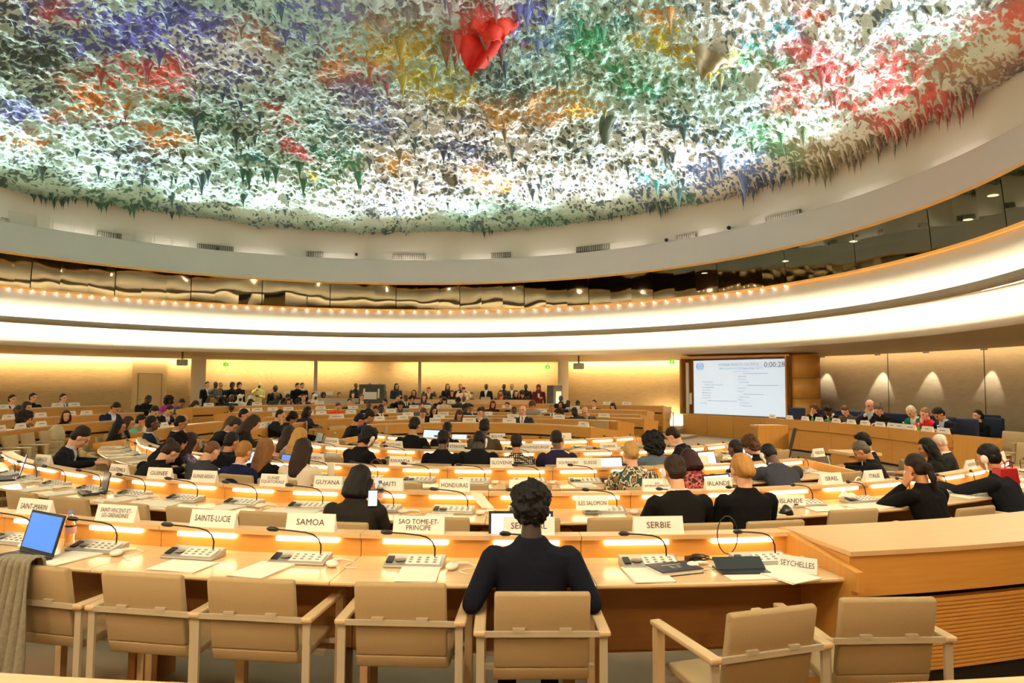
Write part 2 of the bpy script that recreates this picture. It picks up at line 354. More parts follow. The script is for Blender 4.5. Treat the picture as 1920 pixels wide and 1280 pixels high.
for px, py, lab in [(408, 466, 'small black camera hanging on the long left vent'), (668, 477, 'small dark camera left of the central long vent'), (1250, 450, 'small black camera beside the short right vent'), (1367, 427, 'small dark camera between the two rightmost vents')]:
    x, y = ring_hit(px, 14.8, CR, True, py); d = ray(px, py); z = EYE+d.z*y/d.y
    t = empty('security_camera', (x, y, z), face_to((x, y), CR))
    obj('bracket', MB().box((0, -.09, .04), (.05, .2, .05)), t, mats=M_WHITE); obj('camera_body', MB().ell((0, .02, 0), (.07, .09, .07), 10), t, mats=M_BLACK)
    tag(t, lab, 'camera')
t = empty('gallery_railing')
pts = [polar(14.86, aw(px, 14.86), CR) for px in (6, 44, 49, 84, 91, 126, 131, 164, 171, 204, 209, 242, 247, 278, 284, 315, 320, 350)]
for k in range(0, len(pts), 2):
    (x0, y0), (x1, y1) = pts[k], pts[k+1]; z0, z1 = 6.9, 7.42
    obj('rail_frame', MB().tube([(x0, y0, z0), (x0, y0, z1), (x1, y1, z1), (x1, y1, z0)], .012, 6), t, mats=M_WHITE)
tag(t, 'low white tubular railing standing on the cornice at upper left', 'railing')
# curved cove between cornice and relief
b = MB(); b.sweep([(15.2, 6.70), (15.03, 6.8), (14.99, 7.3), (14.97, 8.45), (15.2, 8.5), (15.3, 6.7)], CR, 0, 360, n=200, smooth=False); struct('wall_cove', b, M_PLASTER)
# ---------------------------------------------------------------- sculpted, painted ceiling
def vn(x, y, s, seed):
    r = np.random.RandomState(seed); G = r.rand(128, 128); X = x/s+37.3; Y = y/s+11.7
    i = np.floor(X).astype(int); j = np.floor(Y).astype(int); u = X-i; v = Y-j; u = u*u*(3-2*u); v = v*v*(3-2*v)
    i %= 127; j %= 127
    return (G[i, j]*(1-u)+G[i+1, j]*u)*(1-v)+(G[i, j+1]*(1-u)+G[i+1, j+1]*u)*v
def dome(x, y):
    r2 = ((x-CR[0])**2+(y-CR[1])**2)/14.95**2; return 8.32+2.7*(1-r2)
def relief(x, y):
    h = .30*(vn(x, y, 3.1, 1)-.3)+.22*np.abs(vn(x, y, 1.3, 2)-.5)*2*vn(x, y, 2.2, 3)
    h = h+.13*vn(x, y, .40, 4)**2+.11*vn(x, y, .17, 5)**3+.085*vn(x, y, .10, 6)**2+.06*vn(x, y, .06, 7)
    return h
def on_dome(px, py):
    d = ray(px, py); t = 12/d.y
    for _ in range(40): 
        x, y = d.x*t, d.y*t; t = (dome(np.float64(x), np.float64(y))-EYE-.3)/d.z
        t = min(t, 31/d.y)
    return d.x*t, d.y*t
PATCH = [(40, 70, 2.2, '#26352f'), (110, 150, 1.6, '#1d2f2a'), (170, 60, 1.6, '#4a4fa0'), (300, 60, 2.0, '#4a47b8'), (390, 100, 1.6, '#4b4cae'), (110, 50, .5, '#a8323a'), (180, 190, 1.0, '#c97a10'), (150, 215, .8, '#e0820c'),
 (245, 150, .9, '#ea3b16'), (320, 150, .9, '#ee4414'), (265, 195, .8, '#d88412'), (300, 205, .6, '#1f7a45'), (400, 230, .7, '#1f6d4a'), (260, 245, .5, '#e28a14'), (320, 268, .9, '#d5911e'), (45, 270, .8, '#dc8b1c'), (40, 215, .9, '#6a70c8'),
 (535, 230, .8, '#e64a26'), (500, 85, .9, '#b07c3c'), (520, 70, .5, '#4b2a78'), (600, 60, 1.3, '#5366bb'), (650, 40, 1.4, '#4d64b4'), (730, 110, 1.9, '#dcb51c'), (790, 150, 1.5, '#cfc63a'), (690, 160, 1.3, '#cf5460'), (640, 140, .8, '#d08a3a'),
 (700, 220, 1.6, '#5e74a8'), (880, 60, .9, '#e2321f'), (930, 55, .9, '#e63a20'), (990, 45, .8, '#544fc0'), (1040, 80, 1.0, '#6a66c4'), (870, 180, .7, '#d8c02a'), (1100, 100, 1.6, '#1f9a5c'), (1160, 150, 1.6, '#22965c'), (1210, 170, 1.0, '#208a58'),
 (1080, 160, 1.2, '#5f7d63'), (960, 190, 1.4, '#3c5a58'), (1250, 90, .9, '#d8c71e'), (1345, 115, .6, '#f0d80e'), (1465, 90, 1.0, '#4aa7c8'), (1430, 125, .9, '#2fa070'), (1520, 130, .9, '#cc4a4a'), (1620, 170, 1.5, '#cf3a34'), (1700, 150, 1.2, '#cb3b34'), (1500, 205, .9, '#cf3a3e'),
 (1760, 200, .9, '#c2302a'), (1680, 235, .8, '#b3362f'), (1900, 80, 1.2, '#c8402a'), (1480, 265, 1.7, '#3d8a52'), (1340, 340, 1.3, '#33508f'), (1400, 325, .9, '#3a5c9c'), (1290, 365, .8, '#2c6d80'), (1230, 355, .7, '#1c9aa0'), (1240, 385, .6, '#d9903a'),
 (900, 335, .8, '#f2a80f'), (925, 355, .6, '#f3b010'), (848, 350, .4, '#5a2468'), (860, 415, 1.1, '#2c3470'), (740, 425, .7, '#efb417'), (1080, 408, .9, '#eebd1c'), (1010, 390, .9, '#dda24a'), (940, 390, .8, '#e0a92a'), (640, 300, 1.2, '#1e7a58'), (600, 410, 1.4, '#35706a'),
 (420, 400, 1.4, '#4e5a86'), (260, 345, 1.5, '#7d8a4c'), (110, 340, .8, '#d38d34'), (640, 330, 1.1, '#2b8a62'), (480, 300, .6, '#12808a'), (560, 345, .5, '#cc3b4a'), (590, 335, .4, '#e0d83a'), (1560, 290, 1.4, '#8a7350'), (1830, 130, 1.1, '#9a7a52'), (1530, 45, .5, '#e8502a')]
PW = [(on_dome(a, b_), r*.80, hx(c)) for a, b_, r, c in PATCH]
def pigment(x, y, gx, gy):
    n = x.shape; L = lambda c: np.array(hx(c))[None, :]*np.ones((x.size, 3))
    X, Y = x.ravel(), y.ravel(); gx, gy = gx.ravel(), gy.ravel()
    pale = L('#aed2c6'); w = np.clip(vn(X, Y, 3.4, 21)*2.4-.85, 0, 1)[:, None]; pale = pale*(1-w)+L('#eff6f5')*w
    edge = np.clip((np.hypot(X-CR[0], Y-CR[1])-12.9)/1.6, 0, 1)[:, None]*.75
    rose = np.clip((X-4)/4, 0, 1)[:, None]
    pale = pale*(1-edge)+(L('#869c85')*(1-rose)+L('#c9b196')*rose)*edge
    pig = L('#2f4740'); w = np.clip(vn(X, Y, 1.7, 22)*3-1.2, 0, 1)[:, None]; pig = pig*(1-w)+L('#3c4d66')*w
    w = np.clip(vn(X, Y, 2.3, 23)*3-1.8, 0, 1)[:, None]; pig = pig*(1-w)+L('#2d6a4a')*w
    amt = np.zeros(X.size); jx = X+(vn(X, Y, .5, 31)-.5)*.9; jy = Y+(vn(X, Y, .5, 32)-.5)*.9
    for (cx, cy), r, c in PW:
        q = np.exp(-(((jx-cx)/r)**2+((jy-cy)/(r*1.25))**2)**1.4)[:, None]
        pig = pig*(1-q)+np.array(c)[None, :]*q; amt = np.maximum(amt, q[:, 0])
    f = .46*vn(X, Y, .055, 41)+.30*vn(X, Y, .12, 42)+.24*vn(X, Y, .7, 43)
    m = np.clip((f-.582+amt*.125+np.clip(gy, -1, 1)*.09)*2.2+.5, 0, 1)[:, None]
    return np.c_[np.clip(pale, 0, 1), m], np.clip(pig, 0, 1)
def paint(me, c):
    pale, pig = c
    a = me.color_attributes.new('spray', 'FLOAT_COLOR', 'POINT'); a.data.foreach_set('color', pale.ravel().astype(np.float32))
    a = me.color_attributes.new('pigment', 'FLOAT_COLOR', 'POINT'); a.data.foreach_set('color', np.c_[pig, np.ones(len(pig))].ravel().astype(np.float32))
M_CEIL = mat('painted relief', (.8, .8, .8), .8, bump=(19, .9, .06)); nt = M_CEIL.node_tree
vc = nt.nodes.new('ShaderNodeVertexColor'); vc.layer_name = 'pigment'; v2 = nt.nodes.new('ShaderNodeVertexColor'); v2.layer_name = 'spray'
tc = nt.nodes.new('ShaderNodeTexCoord'); na = nt.nodes.new('ShaderNodeTexNoise'); na.inputs['Scale'].default_value = 19; na.inputs['Detail'].default_value = 8; na.inputs['Roughness'].default_value = .85
nt.links.new(tc.outputs['Object'], na.inputs['Vector'])
m1 = nt.nodes.new('ShaderNodeMath'); m1.operation = 'ADD'; nt.links.new(v2.outputs['Alpha'], m1.inputs[0]); nt.links.new(na.outputs['Fac'], m1.inputs[1])
m2 = nt.nodes.new('ShaderNodeMapRange'); m2.inputs[1].default_value = .96; m2.inputs[2].default_value = 1.14; nt.links.new(m1.outputs[0], m2.inputs[0])
m3 = nt.nodes.new('ShaderNodeMath'); m3.operation = 'MULTIPLY'; m3.inputs[1].default_value = .9; nt.links.new(m2.outputs[0], m3.inputs[0])
mx = nt.nodes.new('ShaderNodeMix'); mx.data_type = 'RGBA'; nt.links.new(m3.outputs[0], mx.inputs['Factor']); nt.links.new(v2.outputs[0], mx.inputs['A']); nt.links.new(vc.outputs[0], mx.inputs['B'])
nt.links.new(mx.outputs['Result'], nt.nodes['Principled BSDF'].inputs['Base Color'])
def relief_mesh(name, x0, x1, y0, y1, s):
    xs = np.arange(x0, x1, s); ys = np.arange(y0, y1, s); X, Y = np.meshgrid(xs, ys, indexing='ij')
    r = np.hypot(X-CR[0], Y-CR[1]); h = relief(X, Y); gx, gy = np.gradient(h, s)
    Z = dome(X, Y)-h*np.clip((15.1-r)*2.5, .25, 1)
    c = pigment(X, Y, gx, gy); keep = r < 14.99; nx, ny = X.shape
    idx = np.arange(nx*ny).reshape(nx, ny); k = keep[:-1, :-1] & keep[1:, :-1] & keep[1:, 1:] & keep[:-1, 1:]
    q = np.stack([idx[:-1, :-1][k], idx[:-1, 1:][k], idx[1:, 1:][k], idx[1:, :-1][k]], 1)
    used = np.unique(q); rm = np.full(nx*ny, -1); rm[used] = np.arange(len(used)); q = rm[q]
    V = np.stack([X.ravel(), Y.ravel(), Z.ravel()], 1)[used]
    me = bpy.data.meshes.new(name); me.vertices.add(len(V)); me.vertices.foreach_set('co', V.ravel())
    me.loops.add(q.size); me.loops.foreach_set('vertex_index', q.ravel().astype(np.int32)); me.polygons.add(len(q))
    me.polygons.foreach_set('loop_start', np.arange(0, q.size, 4, dtype=np.int32)); me.update(calc_edges=True); me.validate()
    me.materials.append(M_CEIL); paint(me, (c[0][used], c[1][used])); return me
o = obj('ceiling', relief_mesh('ceiling', -19.5, 10.6, 9.4, 29.3, .045)); o['kind'] = 'structure'
o = obj('ceiling', relief_mesh('ceiling', -19.6, 10.7, -1, 9.44, .3)); o['kind'] = 'structure'
b = MB(); b.sweep([(0.01, 12.0), (15.3, 9.6), (15.3, 8.8)], CR, 0, 360, n=48, closed=False); struct('ceiling_backing', b, M_PLASTER)
# stalactites
def stalactites():
    P = []; r_ = np.random.RandomState(5)
    while len(P) < 4200:
        x, y = r_.uniform(-19, 10.5), r_.uniform(10, 29.2); rr = math.hypot(x-CR[0], y-CR[1])
        if rr > 14.85: continue
        dens = float(vn(np.array([x]), np.array([y]), 2.0, 61)[0])*.7+float(vn(np.array([x]), np.array([y]), .7, 62)[0])*.5
        if r_.rand() > (dens-.28)*1.5: continue
        P.append((x, y, .06+.15*r_.rand()**2+.75*r_.rand()**14*dens))
    for px0, px1, n, lm in [(60, 270, 46, .42), (285, 345, 6, .3), (320, 326, 2, .75), (860, 925, 12, .4), (1120, 1250, 26, .38), (1385, 1500, 44, .45), (1500, 1650, 56, .55), (1640, 1850, 70, .5)]:
        for k in range(n):
            a = aw(px0+(px1-px0)*r_.rand(), 14.7); rr = 14.25+.62*r_.rand(); x, y = polar(rr, a, CR); P.append((x, y, lm*(.4+.7*r_.rand())))
    P = np.array(P); N = len(P); nr, ns = 6, 7
    base = dome(P[:, 0], P[:, 1])-relief(P[:, 0], P[:, 1])+.09
    V = np.zeros((N, nr, ns, 3)); ang = np.arange(ns)*2*np.pi/ns
    for i in range(nr):
        t = i/(nr-1); rad = (.025+.26*P[:, 2])*((1-t)**2.1+.05*(1-t)); jit = 1+.45*(r_.rand(N, ns)-.5)
        V[:, i, :, 0] = P[:, 0:1]+rad[:, None]*np.cos(ang)*jit+(P[:, 2]*t*.08)[:, None]; V[:, i, :, 1] = P[:, 1:2]+rad[:, None]*np.sin(ang)*jit
        V[:, i, :, 2] = (base-t*P[:, 2]*(1.15))[:, None]
    idx = np.arange(N*nr*ns).reshape(N, nr, ns); a, c = idx[:, :-1, :], idx[:, 1:, :]
    q = np.stack([a, c, np.roll(c, -1, 2), np.roll(a, -1, 2)], -1).reshape(-1, 4)
    me = bpy.data.meshes.new('stalactites'); me.vertices.add(N*nr*ns); me.vertices.foreach_set('co', V.ravel())
    me.loops.add(q.size); me.loops.foreach_set('vertex_index', q.ravel().astype(np.int32)); me.polygons.add(len(q))
    me.polygons.foreach_set('loop_start', np.arange(0, q.size, 4, dtype=np.int32)); me.update(calc_edges=True); me.polygons.foreach_set('use_smooth', [True]*len(q))
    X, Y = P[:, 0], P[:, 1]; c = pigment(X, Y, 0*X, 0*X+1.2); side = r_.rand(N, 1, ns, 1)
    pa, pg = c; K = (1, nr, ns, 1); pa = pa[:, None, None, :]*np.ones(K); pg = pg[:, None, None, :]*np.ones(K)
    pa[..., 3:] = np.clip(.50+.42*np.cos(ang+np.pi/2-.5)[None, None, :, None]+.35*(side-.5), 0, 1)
    me.materials.append(M_CEIL); paint(me, (pa.reshape(-1, 4), pg.reshape(-1, 3))); return me
o = obj('stalactites', stalactites()); tag(o, 'countless small painted stalactites hanging from the coloured ceiling relief', 'stalactites'); o['kind'] = 'stuff'
# a few large hanging folds of paint-soaked cloth
def drape(px, py, w, l, col, label, seed):
    x, y = on_dome(px, py); rr = random.Random(seed); V = []; n, m = 14, 12
    for i in range(m):
        t = i/(m-1)
        for k in range(n):
            s = k/(n-1)-.5; ww = w*(1-.55*t**1.5)
            V.append((x+s*ww*1.9+.1*math.sin(3*t+seed), y+.22*math.sin(s*9+seed+2*t)*w+.15*t, dome(x, y)-.1-l*t*(1-.5*abs(s))-.12*rr.random()))
    b = MB(); b.add(V, [(i*n+k, i*n+k+1, (i+1)*n+k+1, (i+1)*n+k) for i in range(m-1) for k in range(n-1)])
    me = evald(b.mesh('hanging_fold', [mat('fold '+col, col, .6, noise=(7, .25))]), [('SOLIDIFY', dict(thickness=.05)), ('SUBSURF', dict(levels=1, render_levels=1))])
    me.polygons.foreach_set('use_smooth', [True]*len(me.polygons)); tag(obj('hanging_fold', me), label, 'ceiling decoration')
drape(893, 75, .62, 1.0, '#dd2a1a', 'large scarlet fold of painted cloth hanging from the ceiling relief', 1)
drape(930, 48, .6, .5, '#e43a22', 'smaller red fold hanging just right of the large scarlet one', 3)
drape(845, 335, .34, .45, '#8b8478', 'small grey fold hanging beside an orange patch near the relief rim', 5)
drape(1328, 92, .5, .8, '#a89c7c', 'beige fold hanging beside a bright yellow patch of the ceiling', 7)
drape(1140, 225, .26, .9, '#5c6b5c', 'grey green hanging fold standing alone over a white area of the ceiling', 9)
# ---------------------------------------------------------------- desks in rings round the middle of the hall
def desk(R, a0, a1, label, C=CS, z0=0.0, seats=(), full=True, group=None, endL=False, endR=False, lights=True):
    """one desk module; sitters are outside (larger radius) and look towards C"""
    am = (a0+a1)/2; bx, by = polar(R, am, C); t = empty('curved_desk', (bx, by, z0)); g = .12/R
    c = (C[0]-bx, C[1]-by); A0, A1 = a0+g, a1-g; st = 1.5 if full else 3
    S = lambda prof: MB().sweep(prof, c, A0, A1, step=st)
    obj('ledge', S([(R-.11, .855), (R+.004, .855), (R+.004, .88), (R-.11, .88)]), t, mats=M_LEDGE)
    if not full: obj('plinth', S([(R-.02, 0), (R+.3, 0), (R+.3, .3), (R-.02, .725)]), t, mats=M_WOODD)
    obj('rear_panel', S([(R-.10, .66), (R-.018, .66), (R-.018, .855), (R-.10, .855)]), t, mats=M_WOOD)
    b = S([(R-.085, .20), (R-.05, .20), (R-.05, .615), (R-.085, .615)]); obj('lower_panel', b, t, mats=M_WOOD)
    obj('shadow_gap', S([(R-.06, .60), (R-.03, .60), (R-.03, .67), (R-.06, .67)]), t, mats=M_GAP)
    obj('tabletop', S([(R-.02, .725), (R+.50, .725), (R+.51, .735), (R+.51, .745), (R+.50, .75), (R-.02, .75)]), t, mats=M_TOP)
    if full:
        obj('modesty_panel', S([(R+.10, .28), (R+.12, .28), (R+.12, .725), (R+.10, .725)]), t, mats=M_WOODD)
        for a in (A0+4.2/R, A1-4.2/R):
            x, y = polar(R+.02, a, c); obj('support_leg', MB().box((0, 0, .36), (.16, .05, .72)), t, (x, y, 0), R_(a), mats=M_WOODD)
    if lights:
        for s in seats:
            w = 10.8/R
            b = MB().sweep([(R-.02, .828), (R+.010, .828), (R+.010, .852), (R-.02, .852)], c, s-w, s+w, step=1.5)
            obj('reading_light', b, t, mats=M_STRIP)
    for e, a in ((endL, A0), (endR, A1)):
        if e:
            x, y = polar(R, a, c); u = Vector((math.cos(R_(a)), math.sin(R_(a)), 0)); v = Vector((-u.y, u.x, 0))*.022
            P0 = Vector((x, y, 0)); pr = [(-.11, .05), (.56, .05), (.56, .70), (.60, .70), (.60, .80), (-.11, .885)]
            V = [P0+u*q+Vector((0, 0, z))-v for q, z in pr]+[P0+u*q+Vector((0, 0, z))+v for q, z in pr]; n = len(pr)
            b = MB(); b.add(V, [tuple(range(n))[::-1], tuple(range(n, 2*n))]+[(i, (i+1) % n, n+(i+1) % n, n+i) for i in range(n)])
            obj('end_panel', b, t, mats=M_WOOD)
    tag(t, label, 'desk', group); return t
ORD = ['first', 'second', 'third', 'fourth', 'fifth', 'sixth', 'seventh', 'eighth', 'ninth', 'tenth', 'eleventh', 'twelfth', 'thirteenth', 'fourteenth', 'fifteenth', 'sixteenth', 'seventeenth', 'eighteenth', 'nineteenth', 'twentieth', 'twenty-first', 'twenty-second', 'twenty-third', 'twenty-fourth', 'twenty-fifth']
def ring(name, R, aR, pitch, n, seatph, C=CS, z0=0., seatpitch=None, full=True, lights=True, ends=(False, False)):
    """n modules from angle aR clockwise (to the left in the photograph)"""
    sp = seatpitch or pitch/2
    for k in range(n):
        a1 = aR-k*pitch; a0 = a1-pitch
        ss = [seatph+j*sp for j in range(-80, 80) if a0 < seatph+j*sp < a1]
        desk(R, a0, a1, ('%s desk section counted from the right end of %s' % (ORD[k], name)), C, z0, ss, full, None, ends[1] and k == n-1, ends[0] and k == 0, lights)
NR = {1: 'the nearest row', 2: 'the second row', 3: 'the third row', 4: 'the fourth row', 5: 'the innermost row'}
ring(NR[1], 9.6, -79.53, 7.67, 5, -81.42, seatpitch=3.84, ends=(True, False))
ring(NR[2], 8.05, -41.3, 8.26, 12, -84.66, seatpitch=4.13)
ring(NR[3], 6.45, -56.2, 9.8, 10, -88.1, seatpitch=4.9, ends=(True, True))
ring(NR[4], 4.7, -39.7, 12.9, 8, -88.05, seatpitch=6.45, ends=(True, True))
ring(NR[5], 2.95, -43.5, 20, 5, -58.5, seatpitch=10, ends=(True, True))
# left block: rows seen end-on beyond the aisle
LB = [(3.0, 181, 10, 1), (4.8, 188, 13, 2), (6.6, 196, 10, 3), (9.0, 206, 8, 6), (10.3, 206, 7, 7), (11.8, 204, 6, 8)]
for i, (R, a, p, n) in enumerate(LB):
    z = (0, 0, 0, 0, .08, .22)[i]
    ring('the %s row of the left block' % ['innermost', 'second', 'third', 'fourth', 'fifth', 'outermost'][i], R, a, p, n, a-p/4, z0=z, full=i < 3, lights=i < 4, ends=(True, True))
# far block, facing the camera
CF = (-.85, 12.5)
FB = [(2.9, 141, 28, 4, CF, 0), (3.5+.3, 146, 25, 4, CS, 0), (5.2, 148, 20, 5, CS, 0), (6.8, 152, 19, 5, CS, 0.02), (8.4, 150, 18, 5, CS, .08), (10.0, 150, 18, 5, CS, .18)]
for i, (R, a, p, n, c, z) in enumerate(FB):
    ring('the %s far row facing the camera' % ORD[i], R, a, p, n, a-p/8, C=c, z0=z, seatpitch=p/4, full=False, lights=False, ends=(True, True))
# stepped floor under the outer rows
for k, (r0, r1, h, a0, a1) in enumerate([(9.7, 11.2, .08, 56, 150), (10.15, 11.66, .08, 158, 212), (11.2, 16.5, .20, 60, 158), (11.66, 16.5, .22, 158, 212)]):
    struct('trim_%d' % (20+k), MB().sweep([(r0, .0), (r1, .0), (r1, h), (r0, h)], CS, a0, a1, step=3), M_CARPET)
# the wide counter that continues the nearest row to the right
R1 = 9.6; t = empty('curved_counter'); a0, a1 = -79.4, -52
obj('counter_top', MB().sweep([(9.46, .855), (10.10, .855), (10.10, .88), (9.46, .88)], CS, a0, a1, step=1), t, mats=M_LEDGE)
obj('upper_panel', MB().sweep([(9.5, .64), (10.09, .64), (10.09, .852), (9.5, .852)], CS, a0, a1, step=1), t, mats=M_WOOD)
obj('recess', MB().sweep([(9.6, .0), (10.02, .0), (10.02, .64), (9.6, .64)], CS, a0, a1, step=1), t, mats=M_GAP)
b = MB(); b.sweep([(10.03, .22), (10.075, .22), (10.075, .60), (10.03, .60)], CS, a0+.0, a1, step=1)
for k in range(18): b.sweep([(10.07, .225+k*.021), (10.082, .225+k*.021), (10.082, .239+k*.021), (10.07, .239+k*.021)], CS, a0, a1, step=2)
obj('ribbed_panel', b, t, mats=M_WOOD)
tag(t, 'wide curved oak counter with a ribbed lower front behind the lone pulled-back chairs', 'counter')
struct('trim_30', MB().sweep([(9.55, 0), (10.4, 0), (10.4, .012), (9.55, .012)], CS, a0, a1, step=2), M_CARPET)
t = empty('curved_desk'); obj('ledge', MB().sweep([(11.58, .85), (11.72, .85), (11.72, .88), (11.58, .88)], CS, -132, -52, step=1), t, mats=M_TOP)
obj('rear_panel', MB().sweep([(11.62, 0), (11.68, 0), (11.68, .85), (11.62, .85)], CS, -132, -52, step=1), t, mats=M_WOOD)
tag(t, 'edge of the oak desk in front of the photographer along the bottom of the picture', 'desk')

# ---------------------------------------------------------------- chairs
def chair_proto(fab, detail=True):
    t = empty('conference_chair')
    # seat shell: a bent padded sheet, back top leaning to -Y
    path = [(.235, .44), (.20, .452), (.0, .440), (-.12, .430), (-.185, .445), (-.205, .50), (-.222, .60), (-.245, .72), (-.268, .855), (-.272, .87)]
    th = .042; hw = .22; b = MB(); L = []; n = len(path)
    for i, (y, z) in enumerate(path):
        p = Vector((y, z)); q = Vector(path[min(i+1, n-1)])-Vector(path[max(i-1, 0)]); q.normalize(); nr = Vector((-q.y, q.x))
        e = 1.0 if 0 < i < n-1 else .45; w = hw*(1 if 0 < i < n-1 else .97)
        if 5 <= i < n-1: w = hw*(.985)
        o = p-nr*th*e/2*1.0; u = p+nr*th*e/2
        L.append([(-w, u.x, u.y), (w, u.x, u.y), (w, o.x, o.y), (-w, o.x, o.y)])
    def shell(i0, i1):
        bb = MB(); V = [q for r in L[i0:i1] for q in r]; m = i1-i0
        Fs = [(i*4+j, i*4+(j+1) % 4, i*4+4+(j+1) % 4, i*4+4+j) for i in range(m-1) for j in range(4)]+[(3, 2, 1, 0), (m*4-4, m*4-3, m*4-2, m*4-1)]
        bb.add(V, Fs); me = bb.mesh('shell', [fab])
        me = evald(me, [('BEVEL', dict(width=.014, segments=2, limit_method='ANGLE', angle_limit=R_(50)))])
        me.polygons.foreach_set('use_smooth', [True]*len(me.polygons)); return me
    obj('seat', shell(0, 6), t); obj('backrest', shell(5, n), t)
    me = MB().box((0, -.268, .672), (.60, .014, .026)).mesh('cross_bar', [M_FRAME]); obj('cross_bar', me, t)
    if detail:
        for s in (-1, 1): obj('clip', MB().box((s*.105, -.262, .69), (.055, .03, .02)), t, mats=M_FRAME)
    am = MB().box((0, 0, 0), (.055, .50, .026)).mesh('armrest', [M_ARM]); am = baked(am, .008) if detail else am
    for s in (-1, 1):
        obj('armrest', am, t, (s*.282, -.03, .675))
        obj('leg', lgr, t, (s*.278, -.255, 0)); obj('leg', lgf, t, (s*.278, .19, 0))
    obj('seat_frame', MB().box((0, .0, .41), (.54, .035, .022)).box((0, .19, .40), (.56, .025, .025)), t, mats=M_FRAME)
    return t
lgr = MB().box((0, 0, .33), (.036, .016, .66)).mesh('rear_leg', [M_FRAME]); lgf = MB().box((0, 0, .33), (.04, .045, .66)).mesh('front_leg', [M_ARM])
CH = chair_proto(M_FAB); CH2 = chair_proto(M_FABS)
def chair(p, rz, label, z0=0, proto=None, group=None):
    c = place(proto or CH, (p[0], p[1], z0), rz, label, 'chair', group); c.scale = (1, 1, .945); return c
# small swivel shells without arms that stand in the aisles of the far block
def shell_chair():
    t = empty('aisle_chair'); b = MB()
    obj('backrest', baked(MB().box((0, -.20, .66), (.42, .03, .46)).mesh('b', [M_FABS]), .012), t); obj('seat', baked(MB().box((0, .02, .43), (.44, .44, .035)).mesh('s', [M_FABS]), .012), t)
    for s in (-1, 1):
        for y in (-.17, .2): obj('leg', MB().tube([(s*.12, y*.6, .42), (s*.21, y*1.2, .012)], .012, 6), t, mats=M_ALU)
    return t
# ---------------------------------------------------------------- people: one blended body per pose, clothing and hair as children
def blob(prims, vox, smooth=3, name='blob'):
    b = MB()
    for p in prims:
        if p[0] == 'c':
            _, a, c, r0, r1 = p; a, c = Vector(a), Vector(c); n = 12; ax = (c-a); L = max(ax.length, 1e-4); q = ax.to_track_quat('Z', 'Y').to_matrix()
            V = []; rings = [(-r0*.98, r0*.2), (-r0*.7, r0*.71), (0, r0)]+[(L*k/3, r0+(r1-r0)*k/3) for k in (1, 2)]+[(L, r1), (L+r1*.7, r1*.71), (L+r1*.98, r1*.2)]
            for z, r in rings:
                V += [a+q @ Vector((r*math.cos(2*math.pi*k/n), r*math.sin(2*math.pi*k/n), z)) for k in range(n)]
            m = len(rings); b.add(V, [(i*n+k, i*n+(k+1) % n, (i+1)*n+(k+1) % n, (i+1)*n+k) for i in range(m-1) for k in range(n)]+[tuple(range(n))[::-1], tuple(range((m-1)*n, m*n))])
        elif p[0] == 'e':
            b.ell(p[1], p[2], 16, M=p[3] if len(p) > 3 else None)
        else:   # 'l' : loft of elliptical rings (centre, rx, ry) along z-ish
            n = 18; V = []
            for c, rx, ry in p[1]: V += [(c[0]+rx*math.copysign(abs(math.cos(2*math.pi*k/n))**.85, math.cos(2*math.pi*k/n)), c[1]+ry*math.sin(2*math.pi*k/n), c[2]) for k in range(n)]
            m = len(p[1]); b.add(V, [(i*n+k, i*n+(k+1) % n, (i+1)*n+(k+1) % n, (i+1)*n+k) for i in range(m-1) for k in range(n)]+[tuple(range(n))[::-1], tuple(range((m-1)*n, m*n))])
    me = evald(b.mesh(name), [('REMESH', dict(mode='VOXEL', voxel_size=vox, use_smooth_shade=True)), ('SMOOTH', dict(factor=.5, iterations=smooth))])
    while me.materials: me.materials.pop()
    return me
def facewise(me, fn, nm):
    """assign material slots by a function of each face's centre and normal"""
    for k in range(nm): me.materials.append(None)
    n = len(me.polygons); c = np.zeros(n*3); me.polygons.foreach_get('center', c); no = np.zeros(n*3); me.polygons.foreach_get('normal', no)
    me.polygons.foreach_set('material_index', fn(c.reshape(-1, 3), no.reshape(-1, 3)).astype(np.int32)); me.update()
def xf(M, p): return tuple(M @ Vector(p))
def hand(wr, fw, palm_up, vox, curl=.5, side=1):
    """palm, four fingers of different lengths and a thumb; wr wrist point, fw pointing direction, palm normal"""
    f = Vector(fw).normalized(); nrm = Vector(palm_up).normalized(); nrm = (nrm-f*nrm.dot(f)).normalized(); s = f.cross(nrm)*side; w = Vector(wr); P = []
    P.append(('c', w, w+f*.03, .026, .028))
    for k, L in zip((-1.5, -.5, .5, 1.5), (.060, .070, .066, .052)):
        base = w+f*.075+s*(k*.019); P.append(('c', w+f*.02+s*(k*.013), base, .016, .012))
        m = base+f*L*.5*math.cos(curl*.7)-nrm*L*.5*math.sin(curl*.7); P.append(('c', base, m, .0098, .009))
        e = m+f*L*.5*math.cos(curl*1.8)-nrm*L*.5*math.sin(curl*1.8); P.append(('c', m, e, .009, .0078))
    tb = w+f*.02-s*.028; tm = tb+f*.032-s*.024-nrm*.006; P += [('c', w+f*.012-s*.012, tb, .017, .013), ('c', tb, tm, .012, .0105), ('c', tm, tm+f*.026-s*.004-nrm*.010, .0105, .0085)]
    return P
